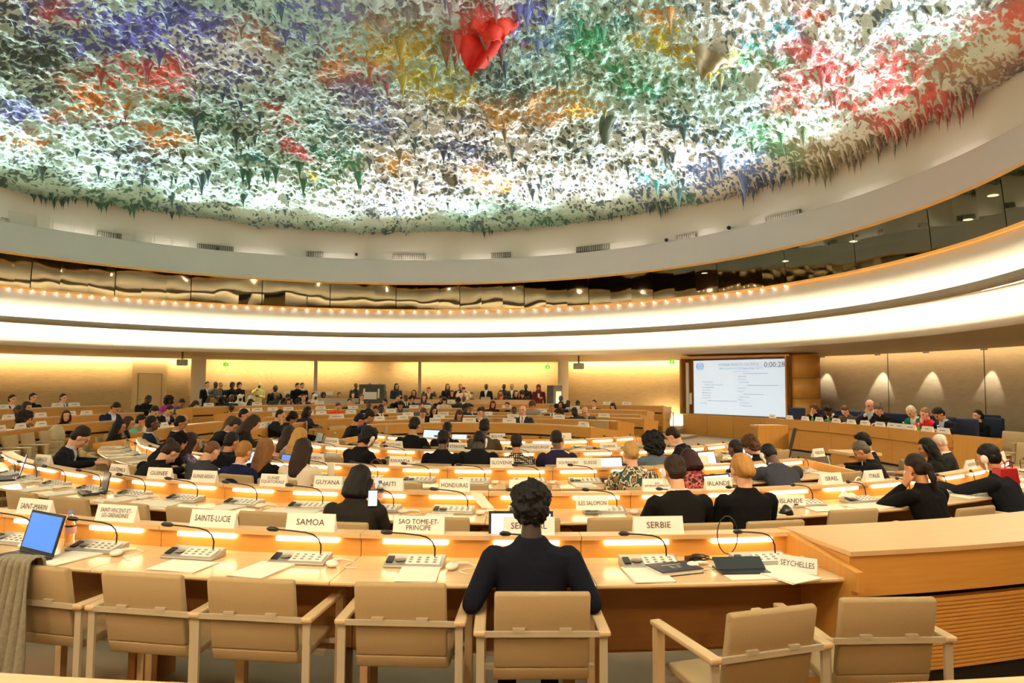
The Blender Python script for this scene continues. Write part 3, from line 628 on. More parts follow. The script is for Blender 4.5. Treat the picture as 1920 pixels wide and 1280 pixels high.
def figure(lean=14, pitch=18, yaw=0, arms=('desk', 'desk'), stand=False, vox=.0085, w=1.1, turn=0, fingers=True, bend=0):
    """pose -> dict(body mesh, top mesh, legs mesh, head matrix). Local +Y is forward; origin on the floor under the hips"""
    hz = .93 if stand else .53
    T = Matrix.Translation((0, 0, hz)) @ Matrix.Rotation(R_(turn), 4, 'Z') @ Matrix.Rotation(-R_(lean), 4, 'X')
    sh = .175*w; top = .47
    nb = Vector(xf(T, (0, .0, top+.03))); H = Matrix.Translation(Vector(xf(T, (0, .014, top+.112)))) @ Matrix.Rotation(R_(yaw+turn), 4, 'Z') @ Matrix.Rotation(-R_(lean*.35+pitch), 4, 'X') @ Matrix.Translation((0, .018, .055))
    body = []; cloth = []; legs = []
    E3 = lambda c, r, Mx=H: ('e', tuple(Mx @ Vector(c)), r, Mx.to_3x3())
    body += [E3((0, -.012, .028), (.074, .094, .088)), E3((0, .020, -.035), (.058, .068, .078)), E3((0, .045, -.078), (.033, .036, .030)), E3((0, .055, .022), (.056, .035, .03)),
             ('c', H @ Vector((0, .084, .012)), H @ Vector((0, .102, -.026)), .008, .0125), E3((0, .078, -.058), (.022, .013, .012)),
             E3((-.076, -.004, -.008), (.010, .018, .031)), E3((.076, -.004, -.008), (.010, .018, .031)), E3((-.036, .058, -.022), (.024, .022, .022)), E3((.036, .058, -.022), (.024, .022, .022)),
             ('c', nb+Vector((0, -.01, -.06)), H @ Vector((0, -.03, -.07)), .056*w, .05)]
    tl = lambda k, gx=0, gy=0: [(xf(T, c), rx*w+gx, ry+gy) for c, rx, ry in [((0, 0, -.05), .155, .115), ((0, .005, .05), .150, .112), ((0, .01, .18), .150, .105), ((0, .015, .30), .168, .112), ((0, .005, .385), .188, .100), ((0, -.005, .43), .165, .080), ((0, -.012, .465), .092, .066), ((0, -.010, .505), .061, .060)][:k]]
    body.append(('l', tl(8, -.02, -.02))); cloth.append(('l', tl(8, .006, .010)))
    hips = [(.088, 0, 0), (-.088, 0, 0)]
    for s in (-1, 1):
        hp = Vector((s*.09, 0, hz-.01))
        if stand: kn = Vector((s*.10, .03, .50)); an = Vector((s*.11, -.02, .09)); 
        else: kn = Vector((s*.11, .42, .50)); an = Vector((s*.12, .38 if s > 0 else .30, .09))
        body += [('c', hp, kn, .07, .05), ('c', kn, an, .048, .034)]; legs += [('c', hp, kn, .092, .068), ('c', kn, an+Vector((0, 0, .03)), .062, .05)]
        body += [('c', an, an+Vector((0, .14, -.045)), .034, .030)]; legs += [('c', an+Vector((0, -.03, -.045)), an+Vector((0, .16, -.055)), .036, .032)]
        pose = arms[0] if s < 0 else arms[1]; S = Vector(xf(T, (s*sh, 0, .395)))
        up = Vector((0, 0, 1)); D = {
            'desk': ((s*.25, .05, -.16), (s*.10, .40, .79-hz), (-s*.4, 1, -.05), up),
            'wide': ((s*.30, -.09, -.20), (s*.20, .30, .795-hz), (-s*.1, 1, -.05), up),
            'type': ((s*.22, .04, -.18), (s*.09, .38, .80-hz), (-s*.15, 1, -.1), up),
            'chin': ((s*.20, .24, -.16), None, None, None), 'ear': ((s*.24, .20, -.12), None, None, None), 'phone': ((s*.22, .08, -.16), (s*.03, .36, .45), (-s*.3, .25, 1), (0, -1, 0)),
            'lap': ((s*.25, .02, -.26), (s*.10, .22, .08), (-s*.5, .8, -.2), up), 'side': ((s*.24, -.04, -.27), (s*.25, .02, -.09), (0, .15, -1), (s, 0, 0)), 'fold': ((s*.24, .02, -.25), (-s*.05, .19, .20), (-s, .1, .1), (0, 1, 0)),
            'back': ((s*.24, -.14, -.22), (s*.2, -.3, .15), (0, -.3, -1), (0, 1, 0)), 'reach': ((s*.22, .28, -.10), (s*.16, .55, .84-hz), (0, 1, .1), up), 'out': ((s*.28, .16, -.06), (s*.2, .38, .45), (-s*.3, 1, .3), up)}[pose]
        el = Vector(xf(T, (D[0][0], 0, .395)))+Vector((0, D[0][1], D[0][2]))
        if not stand and pose in ('desk', 'type', 'reach', 'phone') and el.y > .10: el.z = max(el.z, .79)
        if pose in ('chin', 'ear'):
            if not stand: el.z = max(el.z, .79); el.y += .06
            wr = H @ Vector((s*.035, .10, -.16)) if pose == 'chin' else H @ Vector((s*.10, .06, -.12)); fw = (H @ Vector((s*.03, .085, -.07)) if pose == 'chin' else H @ Vector((s*.085, .01, 0)))-wr; nr = H.to_3x3() @ Vector((0, 1, .2)) if pose == 'chin' else H.to_3x3() @ Vector((s, .2, 0))
        else: wr = Vector((D[1][0], D[1][1]+S.y*.6, hz+D[1][2])); fw, nr = D[2], D[3]
        body += [('c', S, el, .042, .036), ('c', el, wr, .036, .026)]
        cloth += [('c', S, el, .064*w, .053), ('c', el, el+(wr-el)*.84, .052, .040)]
        body += hand(wr, fw, nr, vox, .55, s) if fingers else [('c', wr, wr+Vector(fw).normalized()*.10, .03, .02)]
    d = {}
    d['body'] = blob(body, vox, 2, 'body'); Hi = np.array(H.inverted())
    def skin_slots(c, n):
        q = c @ Hi[:3, :3].T+Hi[:3, 3]; f = np.zeros(len(c)); fr = q[:, 1] > .05
        eye = (np.abs(np.abs(q[:, 0])-.031) < .013) & (np.abs(q[:, 2]-.006) < .0065) & fr; brow = (np.abs(np.abs(q[:, 0])-.033) < .018) & (np.abs(q[:, 2]-.029) < .004) & fr
        lip = (np.abs(q[:, 0]) < .022) & (np.abs(q[:, 2]+.058) < .007) & (q[:, 1] > .07); f[eye | brow] = 1; f[lip] = 2; return f
    facewise(d['body'], skin_slots, 3)
    d['top'] = blob(cloth, max(vox, .010), 3, 'jacket'); Ti = np.array(T.inverted())
    def top_slots(c, n):
        q = c @ Ti[:3, :3].T+Ti[:3, 3]; f = np.zeros(len(c)); v = (q[:, 2]-.12)*.20; front = (q[:, 1] > .03) & (q[:, 2] > .14)
        f[front & (np.abs(q[:, 0]) < v)] = 1; f[front & (np.abs(q[:, 0]) < .014+.03*(.4-q[:, 2])*.3)] = 2; f[(q[:, 2] > .488) & (np.abs(q[:, 0]) < .09)] = 1; return f
    facewise(d['top'], top_slots, 3)
    d['legs'] = blob(legs, .014, 2, 'trousers'); facewise(d['legs'], lambda c, n: (c[:, 2] < .085)*1.0, 2)
    d['H'] = H; return d
def noisy(me, amp, s, seed=0):
    n = len(me.vertices); c = np.zeros(n*3); me.vertices.foreach_get('co', c); c = c.reshape(-1, 3); no = np.zeros(n*3); me.vertices.foreach_get('normal', no); no = no.reshape(-1, 3)
    k = (vn(c[:, 0]+c[:, 2]*.7, c[:, 1]+c[:, 2]*.9, s, 71+seed)+vn(c[:, 1]-c[:, 2], c[:, 0]+c[:, 1], s, 72+seed)-1)*amp
    me.vertices.foreach_set('co', (c+no*k[:, None]).ravel()); me.update(); return me
def hairs():
    h = {}; cap = [('e', (0, -.026, .050), (.082, .094, .086)), ('e', (0, -.052, .0), (.074, .062, .085))]
    h['short'] = noisy(blob(cap, .009), .006, .03)
    h['crop'] = noisy(blob([('e', (0, -.024, .043), (.078, .091, .082)), ('e', (0, -.050, .0), (.070, .056, .075))], .009), .003, .03, 1)
    h['quiff'] = noisy(blob(cap+[('e', (0, .045, .105), (.055, .035, .028)), ('e', (0, -.02, .075), (.083, .09, .072))], .009), .007, .03, 2)
    h['bald'] = noisy(blob([('e', (0, -.055, -.002), (.077, .05, .055)), ('e', (-.068, -.025, -.002), (.014, .04, .035)), ('e', (.068, -.025, -.002), (.014, .04, .035))], .008), .003, .03, 3)
    long_ = cap+[('l', [((0, -.045, .10), .07, .07), ((0, -.052, .02), .094, .075), ((0, -.060, -.08), .100, .068), ((0, -.070, -.18), .105, .055), ((0, -.078, -.27), .095, .040), ((0, -.08, -.33), .06, .02)]), ('c', (-.078, .01, .03), (-.082, -.01, -.20), .024, .022), ('c', (.078, .01, .03), (.082, -.01, -.20), .024, .022)]
    h['long'] = noisy(blob(long_, .010), .008, .045, 4)
    h['bob'] = noisy(blob(cap+[('l', [((0, -.04, .08), .085, .08), ((0, -.040, .0), .098, .082), ((0, -.042, -.09), .106, .080), ((0, -.045, -.14), .10, .070), ((0, -.045, -.16), .06, .04)]), ('c', (-.08, .035, .02), (-.086, .02, -.11), .02, .024), ('c', (.08, .035, .02), (.086, .02, -.11), .02, .024)], .010), .007, .045, 5)
    h['bun'] = noisy(blob(cap+[('e', (0, -.112, .075), (.048, .042, .044))], .009), .006, .03, 6)
    h['lowbun'] = noisy(blob(cap+[('e', (0, -.118, -.03), (.056, .044, .05)), ('e', (0, -.07, .02), (.08, .06, .07))], .009), .007, .03, 7)
    h['ponytail'] = noisy(blob(cap+[('e', (0, -.112, .0), (.032, .03, .032)), ('c', (0, -.13, -.01), (0, -.135, -.12), .034, .03), ('c', (0, -.135, -.12), (0, -.115, -.22), .03, .012)], .009), .006, .03, 8)
    h['afro'] = noisy(noisy(blob([('e', (0, -.030, .052), (.104, .106, .100)), ('e', (0, -.05, .0), (.094, .080, .09))], .008, 1), .020, .03, 9), .014, .013, 10)
    h['curly'] = noisy(noisy(blob([('e', (0, -.03, .05), (.10, .108, .098)), ('e', (0, -.05, -.02), (.098, .072, .10))], .009, 1), .02, .03, 11), .008, .014, 12)
    h['bigcurly'] = noisy(noisy(blob([('e', (0, -.04, .05), (.155, .13, .125)), ('e', (0, -.06, -.05), (.155, .11, .13)), ('e', (0, -.06, -.13), (.12, .08, .09))], .010, 1), .03, .035, 13), .014, .016, 14)
    h['scarf'] = noisy(blob([('e', (0, -.022, .035), (.098, .112, .105)), ('l', [((0, -.03, .0), .098, .098), ((0, -.03, -.08), .09, .09), ((0, -.01, -.14), .11, .11), ((0, -.01, -.20), .17, .13), ((0, -.02, -.24), .15, .10)])], .010), .006, .06, 15)
    h['hood'] = noisy(blob([('e', (0, -.03, .035), (.092, .098, .10)), ('l', [((0, -.05, .02), .10, .085), ((0, -.055, -.10), .115, .08), ((0, -.06, -.22), .15, .08), ((0, -.07, -.34), .17, .07), ((0, -.07, -.40), .12, .04)])], .010), .006, .06, 16)
    for k, me in h.items():
        me.materials.append(None); me.polygons.foreach_set('use_smooth', [True]*len(me.polygons))
    return h
HAIR = hairs()
def hairmat(c):
    k = 'hair '+c
    if k in MATS: return MATS[k]
    m = mat(k, c, .6, bump=(55, .8, .012), noise=(30, .4), spec=.25)
    nt = m.node_tree; tc = next(n for n in nt.nodes if n.type == 'TEX_COORD'); mp = nt.nodes.new('ShaderNodeMapping'); mp.inputs['Scale'].default_value = (1.6, 1.2, .16)
    for n in [n for n in nt.nodes if n.type == 'TEX_NOISE']: nt.links.new(mp.outputs[0], n.inputs['Vector'])
    nt.links.new(tc.outputs['Object'], mp.inputs[0]); return m
SK = dict(l='#d9a37f', m='#b97f55', d='#5a3825', k='#33211a', p='#e3a78f')
def skm(k): return mat('skin '+k, SK[k], .5)
def cm(c, pat=None):
    if pat == 'dots':
        m = mat('dotted cloth', '#0f0d0c', .85); 
        if not m.get('done'):
            m['done'] = 1; nt = m.node_tree; tc = nt.nodes.new('ShaderNodeTexCoord'); v = nt.nodes.new('ShaderNodeTexVoronoi'); v.inputs['Scale'].default_value = 36; v.inputs['Randomness'].default_value = .15
            r = nt.nodes.new('ShaderNodeMapRange'); r.inputs[1].default_value = .40; r.inputs[2].default_value = .34; mx = nt.nodes.new('ShaderNodeMix'); mx.data_type = 'RGBA'; mx.inputs['A'].default_value = (.01, .01, .01, 1); mx.inputs['B'].default_value = (.75, .62, .42, 1)
            nt.links.new(tc.outputs['Object'], v.inputs['Vector']); nt.links.new(v.outputs['Distance'], r.inputs[0]); nt.links.new(r.outputs[0], mx.inputs['Factor']); nt.links.new(mx.outputs['Result'], nt.nodes['Principled BSDF'].inputs['Base Color'])
        return m
    if pat in ('floral', 'ikat', 'purple'):
        m = mat(pat+' cloth', '#202020', .8)
        if not m.get('done'):
            m['done'] = 1; nt = m.node_tree; tc = nt.nodes.new('ShaderNodeTexCoord'); n = nt.nodes.new('ShaderNodeTexNoise'); n.inputs['Scale'].default_value = 14; n.inputs['Detail'].default_value = 2; mp = nt.nodes.new('ShaderNodeMapping'); mp.inputs['Scale'].default_value = (1.6, 1.6, .6) if pat == 'ikat' else (1.5, 1.5, 1.5)
            r = nt.nodes.new('ShaderNodeValToRGB'); r.color_ramp.interpolation = 'CONSTANT'; cs = {'floral': ['#120b0d', '#8c1a26', '#c76a5a', '#160d10'], 'ikat': ['#1c3a33', '#c9bfa0', '#2a1c16', '#8a6a45'], 'purple': ['#3b2a44', '#8a7596', '#4d3a58', '#9a8aa2']}[pat]
            for k, p in enumerate((0, .45, .53, .6)):
                e = r.color_ramp.elements[k] if k < 2 else r.color_ramp.elements.new(p); e.position = p; e.color = (*hx(cs[k]), 1)
            nt.links.new(tc.outputs['Object'], mp.inputs[0]); nt.links.new(mp.outputs[0], n.inputs['Vector']); nt.links.new(n.outputs['Fac'], r.inputs[0]); nt.links.new(r.outputs[0], nt.nodes['Principled BSDF'].inputs['Base Color'])
        return m
    return mat('cloth '+c, c, .9, bump=(12, .35, .03), spec=.15)
FIG = {}
POSES = dict(desk=dict(), type=dict(lean=10, pitch=14, arms=('type', 'type')), down=dict(lean=26, pitch=34, arms=('desk', 'desk')), up=dict(lean=4, pitch=2, arms=('desk', 'lap')), rest=dict(lean=-4, pitch=6, arms=('lap', 'lap')),
             chin=dict(lean=18, pitch=16, arms=('desk', 'chin')), ear=dict(lean=16, pitch=14, arms=('ear', 'desk')), chinl=dict(lean=16, pitch=14, arms=('chin', 'desk')), phone=dict(lean=8, pitch=22, yaw=-25, arms=('desk', 'phone')), slump=dict(lean=42, pitch=40, arms=('desk', 'desk')),
             lookl=dict(lean=10, pitch=6, yaw=48, arms=('desk', 'desk')), lookr=dict(lean=10, pitch=6, yaw=-48, arms=('desk', 'desk')), lead=dict(lean=9, pitch=12, arms=('wide', 'wide'), vox=.007), reach=dict(lean=20, pitch=12, arms=('reach', 'desk')),
             stand=dict(stand=True, lean=2, pitch=4, arms=('side', 'fold')), standturn=dict(stand=True, lean=4, pitch=10, yaw=35, arms=('out', 'fold')), bow=dict(stand=True, lean=38, pitch=10, arms=('out', 'out')), standarm=dict(stand=True, lean=4, pitch=14, arms=('fold', 'out')))
FARP = dict(vox=.012, fingers=True)
def fig(pose, fine):
    k = (pose, fine)
    if k not in FIG:
        kw = dict(POSES[pose]); 
        if not fine: kw.update(FARP)
        FIG[k] = figure(**kw)
    return FIG[k]
M_DARK = mat('eye and brow', '#1a100c', .5)
def omats(o, ms):
    for i, m in enumerate(ms):
        o.material_slots[i].link = 'OBJECT'; o.material_slots[i].material = m
def person(p, rz, pose, hair, hc, sk, top, label, z0=0, ztop=None, shirt=None, tie=None, legs='#15130f', pat=None, phones=False, fine=False, glasses=False, beard=False, group=None):
    f = fig(pose, fine); H = f['H']; t = empty('person', (p[0], p[1], z0), rz)
    o = obj('body', f['body'], t); sm = skm(sk); omats(o, [sm, M_DARK, mat('lips '+sk, tuple(c*.62 for c in hx(SK[sk])), .5)])
    tm = cm(top, pat); sh = cm(shirt) if shirt else tm; ti = cm(tie) if tie else sh
    o = obj('jacket' if shirt else 'blouse', f['top'], t); omats(o, [tm, sh, ti])
    o = obj('trousers', f['legs'], t); omats(o, [cm(legs), mat('dark shoes', '#0c0a09', .4)])
    if hair:
        o = obj('headscarf' if hair in ('scarf', 'hood') else 'hair', HAIR[hair], t); o.matrix_local = H; omats(o, [cm(hc) if hair in ('scarf', 'hood') else hairmat(hc)])
    if beard: o = obj('beard', BEARD, t); o.matrix_local = H; omats(o, [hairmat(hc)])
    if glasses: o = obj('glasses', GLASS, t); o.matrix_local = H
    if ztop:
        zc = (H @ Vector((0, -.02, dict(afro=.160, bigcurly=.178, curly=.150, scarf=.142, hood=.137, bun=.140, quiff=.142, bald=.116).get(hair, .134)))).z; k = max(.9, min(1.12, (ztop-z0)/zc)); t.scale = (1, 1, k) if abs(k-1) < .03 else (k, k, k)
        if ztop-z0 < .9*zc or ztop-z0 > 1.12*zc: pass
    tag(t, label, 'person', group)
    if phones:
        e = empty('headset_earpiece', (0, 0, 0)); e.matrix_world = Matrix.Translation((p[0], p[1], z0)) @ Matrix.Rotation(rz, 4, 'Z') @ Matrix.Diagonal((*t.scale, 1)) @ H @ Matrix.Translation((phones*.094, -.01, -.012))
        obj('ear_shell', EARP, e); obj('stalk', EARS, e)
        tag(e, 'earpiece at the ear of the '+' '.join(label.split()[:9]), 'earpiece')
    return t
BEARD = blob([('e', (0, .045, -.083), (.045, .045, .034)), ('e', (-.048, .02, -.055), (.016, .04, .035)), ('e', (.048, .02, -.055), (.016, .04, .035))], .008, 2); BEARD.materials.append(None)
b = MB()
for s in (-1, 1):
    b.tube([(s*.032+.021*math.cos(a), .094, .002+.016*math.sin(a)) for a in [2*math.pi*k/12 for k in range(13)]], .0022, 5); b.tube([(s*.052, .092, .006), (s*.078, .0, .004)], .002, 5)
b.tube([(-.012, .097, .004), (.012, .097, .004)], .002, 5); GLASS = b.mesh('glasses', [M_BLACK])
EARP = MB().ell((0, 0, 0), (.017, .032, .042), 14).mesh('ear_shell', [M_WHITE]); EARS = MB().tube([(0, 0, -.02), (0, .006, -.07), (-.004, .01, -.10)], [.011, .012, .006], 8).mesh('stalk', [M_WHITE])
SEATS = []   # chairs already taken by a person
def seat_person(px, py, where, pose, hair, hc, sk, top, desc, far=False, turn=0, chair_on=True, z0=None, C=CS, **kw):
    """where: ring number (desk radius) or a plain distance in metres along the view"""
    if isinstance(where, tuple): x, y = ring_hit(px, where[0]+.66, C, where[1], py)
    else: q = at_d(px, py, where); x, y = q.x, q.y
    d = ray(px, py); ztop = EYE+d.z*y/d.y
    stand = POSES[pose].get('stand'); zc = None
    if z0 is None: z0 = 0
    rz = face_to((x, y), C)+R_(turn)
    t = person((x, y), rz, pose, hair, hc, sk, top, desc, z0=z0, ztop=ztop, fine=y < 9.5, **kw)
    if chair_on and not stand:
        q = (x+math.sin(rz)*.03, y-math.cos(rz)*.03)
        chair(q, rz, 'tan chair taken by the '+' '.join(desc.split()[:11]), z0); 
    SEATS.append((x, y)); return t
P = seat_person
n = lambda k: ({1: 9.6, 2: 8.05, 3: 6.45, 4: 4.7, 5: 2.95}[k], False)
BK, BR, BL, GY, WH = '#0e0a09', '#3a2012', '#a87a3e', '#6a635a', '#cfc7b8'
K = '#0f0e0f'; NV = '#14182b'; CH_ = '#232326'; WS = '#e4ddd0'
P(998, 906, (9.545, False), 'lead', 'afro', BK, 'k', '#11131f', 'woman with short afro hair and dark navy blazer seen from behind at the nearest desk', shirt='#11131f', chair_on=False)
P(663, 876, n(2), 'phone', 'bob', BK, 'm', '#26231f', 'woman with black bob and glasses holding up a phone beside the HAITI sign', glasses=True)
P(1283, 858, n(2), 'desk', 'short', '#2a1a10', 'l', '#151311', 'man in black suit holding an earpiece, back turned, beside the IRAN sign', phones=-1, shirt='#ddd6c8')
P(1408, 853, n(2), 'type', 'lowbun', BL, 'l', '#0d0c0c', 'woman with fair hair in a low knot and black top typing on a laptop')
P(1757, 855, n(2), 'ear', 'ponytail', '#1c100b', 'm', '#0e0d0d', 'woman with dark ponytail and hand raised to her face beside the JAMAIQUE sign')
P(1908, 836, n(2), 'reach', 'short', BK, 'm', '#191b22', 'man in dark suit leaning forward at the right edge beside a red bag', phones=-1)
P(92, 803, 7.9, 'down', 'short', '#21130c', 'l', '#16171c', 'man in dark suit leaning sideways beside the tilted sign far left', turn=-25, shirt='#b8bed0')
P(243, 839, 7.3, 'slump', 'bun', '#2f1b10', 'l', '#100f10', 'woman bent low over her desk behind the GUATEMALA sign')
P(288, 815, 7.9, 'down', 'hood', '#0b0a0b', 'm', '#0c0b0c', 'woman in black with a long black veil seen from behind near the GUINEE sign')
P(333, 813, 8.2, 'desk', 'long', '#2b1510', 'm', '#4a3656', 'woman with long auburn hair and purple patterned blouse seen from behind', pat='purple')
P(354, 833, 7.35, 'down', 'crop', '#6b4526', 'l', '#37353a', 'man with short sandy hair and grey jacket behind the GUINEE sign')
P(411, 812, 8.0, 'desk', 'short', BK, 'm', '#100f11', 'black-haired man in black suit in front of the blond boyish head')
P(435, 842, 7.0, 'desk', 'short', '#9a6c34', 'l', '#121a3a', 'person with short blond hair and bright navy jacket beside the GUINEE-BISSAU sign', shirt='#d7c7c9')
P(484, 822, 7.25, 'type', 'long', '#7a5129', 'l', '#0f0e0f', 'woman with long light brown hair and black jacket behind the GUINEE EQUATORIALE sign')
P(556, 822, 6.95, 'type', 'long', '#2a170e', 'l', '#e4d6bf', 'woman with long brown hair and cream jacket behind the GUYANA sign')
P(544, 803, 8.5, 'desk', 'long', '#b98a47', 'l', '#8d7a64', 'woman with long golden hair in the fourth row behind the cream jacket')
P(524, 799, 9.5, 'desk', 'long', '#21130d', 'm', '#c98b80', 'woman with dark hair and pink blouse beyond the long golden hair')
P(651, 805, 8.1, 'down', 'curly', BK, 'm', '#0e0d0e', 'person with dark curls and black top wearing an earpiece beside the EQUATEUR sign', phones=1, turn=-20)
P(825, 808, n(4), 'desk', 'short', BK, 'd', '#121218', 'black-haired man in dark blue suit nearer to the camera than the two laptops')
P(893, 813, n(4), 'down', 'crop', BK, 'k', '#131318', 'man in black suit with earpiece left of the dotted blouse', phones=1)
P(969, 815, n(4), 'desk', 'short', '#1b110c', 'm', '#0f0d0c', 'woman in black blouse with cream polka dots behind the SLOVENIE sign', pat='dots')
P(1048, 807, n(4), 'desk', 'crop', '#150e0b', 'd', '#262138', 'man in plum suit with earpiece behind the VICE-PRESIDENT sign', phones=1, shirt='#c9b7a0')
P(766, 783, 9.9, 'desk', 'short', BK, 'm', '#131216', 'man in black suit working at the left of the two laptops', shirt='#cfc6b8')
P(831, 791, 10.4, 'desk', 'crop', BK, 'd', '#141318', 'man in black between the two glowing laptops')
P(905, 787, 10.0, 'desk', 'short', BK, 'k', '#4a4032', 'man in olive grey jacket behind the BOLIVIE sign', shirt='#b9b3a4')
P(1194, 831, n(3), 'desk', 'lowbun', '#b08a50', 'p', '#2a2420', 'woman with blond topknot and black scarf over a green patterned dress', pat='ikat')
P(1236, 811, 8.4, 'desk', 'bigcurly', '#0d0b0b', 'd', '#5a6872', 'woman with large loose black curls and blue grey top')
P(1303, 805, 9.3, 'down', 'short', '#1d120c', 'l', '#15151a', 'man in dark suit reading at the right end of the inner row', turn=28, shirt='#b7b9c9')
P(1321, 850, 6.6, 'down', 'bob', '#2d0f0c', 'l', '#551a1e', 'woman with dark red bob and flowered top beside the IRLANDE sign', pat='floral', phones=-1)
P(1402, 831, 7.7, 'desk', 'crop', '#1b1512', 'd', '#17161b', 'man with close-cropped hair and dark suit between two laptops on the right', turn=10)
P(1452, 821, 8.1, 'down', 'curly', '#4a3018', 'l', '#0d0c0d', 'woman with brown pinned-up hair and black off-shoulder top', turn=15)
P(1490, 845, 6.95, 'slump', 'crop', BK, 'd', '#3a3b46', 'man in slate jacket with earpiece bent forward left of the ISRAEL sign', phones=-1, turn=-12, shirt='#a9b6d6')
P(1646, 811, 8.7, 'desk', 'quiff', BK, 'm', '#111114', 'bearded man in profile wearing a dark suit beside the white tablet', turn=28, beard=True, shirt='#dcd9d4')
P(1668, 832, 7.9, 'down', 'short', '#574f47', 'm', '#121214', 'grey-haired man in black suit leaning behind the ITALIE sign', turn=20)
P(1768, 829, 8.1, 'desk', 'long', BK, 'm', '#1a1918', 'woman with long black hair sitting in front of the white-haired man', turn=18)
P(1790, 823, 8.8, 'desk', 'crop', '#d8d2c6', 'l', '#2a2a2c', 'white-haired man in dark grey suit seen from behind near the dais end', turn=15, shirt='#e5e0d8')
# left block, seen from the side and behind
L = [(200, 790, 11.0, 'chinl', 'long', BK, 'm', '#121113', 'woman with long black hair and black suit at the end of the left block', {}),
 (226, 780, 11.7, 'type', 'long', '#3b2417', 'l', '#17150f', 'woman with brown hair and earpiece behind the yellow green pouch', dict(phones=-1)),
 (242, 777, 12.4, 'chin', 'short', BK, 'm', '#6f9a80', 'woman in pale green blouse resting her face in her hands', {}),
 (277, 779, 10.6, 'up', 'short', BK, 'd', '#1a2136', 'man in navy suit sitting upright at the left aisle', dict(shirt='#c6c9d6')),
 (316, 780, 11.1, 'desk', 'short', BK, 'm', '#16151a', 'man in black suit with white collar next to a bald man in glasses', dict(shirt=WS)),
 (330, 776, 11.6, 'lookr', 'bald', '#3a3028', 'm', '#1a2446', 'bald man in glasses and blue suit at the left aisle', dict(glasses=True, shirt='#cdd4e6')),
 (377, 788, 10.6, 'slump', 'crop', '#2b211a', 'm', '#0f0f12', 'shaven-headed man in black suit leaning far forward with blue tie', dict(shirt='#cfd0da', tie='#2c4a8c')),
 (414, 780, 11.2, 'desk', 'long', '#4a2f1a', 'l', '#d9d2c4', 'woman with long brown hair and white top in the left block', {}),
 (434, 781, 10.4, 'down', 'long', '#2b1b10', 'l', '#1d1a17', 'woman with brown hair and earpiece bent towards the desk with laptop', dict(phones=-1)),
 (440, 766, 13.4, 'desk', 'short', BK, 'm', '#241f1d', 'dark-haired person in black beyond the woman with earpiece', {}),
 (505, 767, 13.6, 'chin', 'crop', '#1e1510', 'l', '#23251f', 'man with buzz cut and dark jacket resting his chin on his hand', {}),
 (522, 773, 14.0, 'down', 'curly', BK, 'm', '#2b2b2b', 'woman with dark hair beside the man with buzz cut', {}),
 (641, 777, 12.2, 'down', 'short', BK, 'm', '#131215', 'man in black suit with earpiece bent over the inner left desk', dict(phones=-1)),
 (660, 771, 12.8, 'down', 'short', BK, 'm', '#1c2a5a', 'man in blue jacket writing at the inner left desk', {}),
 (20, 739, 16.6, 'up', 'short', BK, 'l', '#17171c', 'man in dark suit at the outermost left row, nearest the picture edge', dict(shirt=WS, z0=.22)),
 (60, 736, 17.1, 'fold2', 'short', BK, 'l', '#121113', 'woman in black with folded arms at the outermost left row', dict(z0=.22)),
 (116, 737, 17.6, 'up', 'short', BK, 'l', '#14151b', 'man in black suit and blue tie sitting alone at the outermost left row', dict(shirt=WS, tie='#3c6fb0', z0=.22)),
 (38, 752, 15.2, 'desk', 'long', '#2a1710', 'l', '#231816', 'woman with straight brown hair and fringe in the second outermost left row', dict(z0=.08)),
 (9, 760, 14.4, 'down', 'crop', '#2a231c', 'd', '#1d1f22', 'man in dark grey cut by the left picture edge', dict(z0=.08)),
 (33, 773, 13.2, 'desk', 'bigcurly', '#120d0b', 'm', '#4a4238', 'woman with bushy black hair and grey brown top at far left', {}),
 (115, 768, 14.0, 'lookr', 'bob', '#451a12', 'l', '#141214', 'woman with auburn hair turning her head to the right in the left block', {}),
 (194, 755, 15.6, 'down', 'short', BK, 'm', '#17223e', 'man in navy suit with lanyard reading at the left aisle', dict(shirt='#9fb4d6')),
 (263, 741, 18.2, 'down', 'crop', BK, 'k', '#141316', 'man in black suit leaning forward left of the door', dict(z0=.18)),
 (267, 762, 15.4, 'down', 'short', '#25160f', 'l', '#7b7468', 'man in light grey jacket reading behind two white signs', {}),
 (297, 760, 15.8, 'down', 'crop', '#241810', 'l', '#1e1d20', 'man in black suit reading beside the light grey jacket', dict(shirt='#cfc2c4'))]
POSES['fold2'] = dict(lean=2, pitch=4, arms=('fold', 'fold'))
for px, py, d, pose, hair, hc, sk, top, desc, kw in L: P(px, py, d, pose, hair, hc, sk, top, desc, **kw)
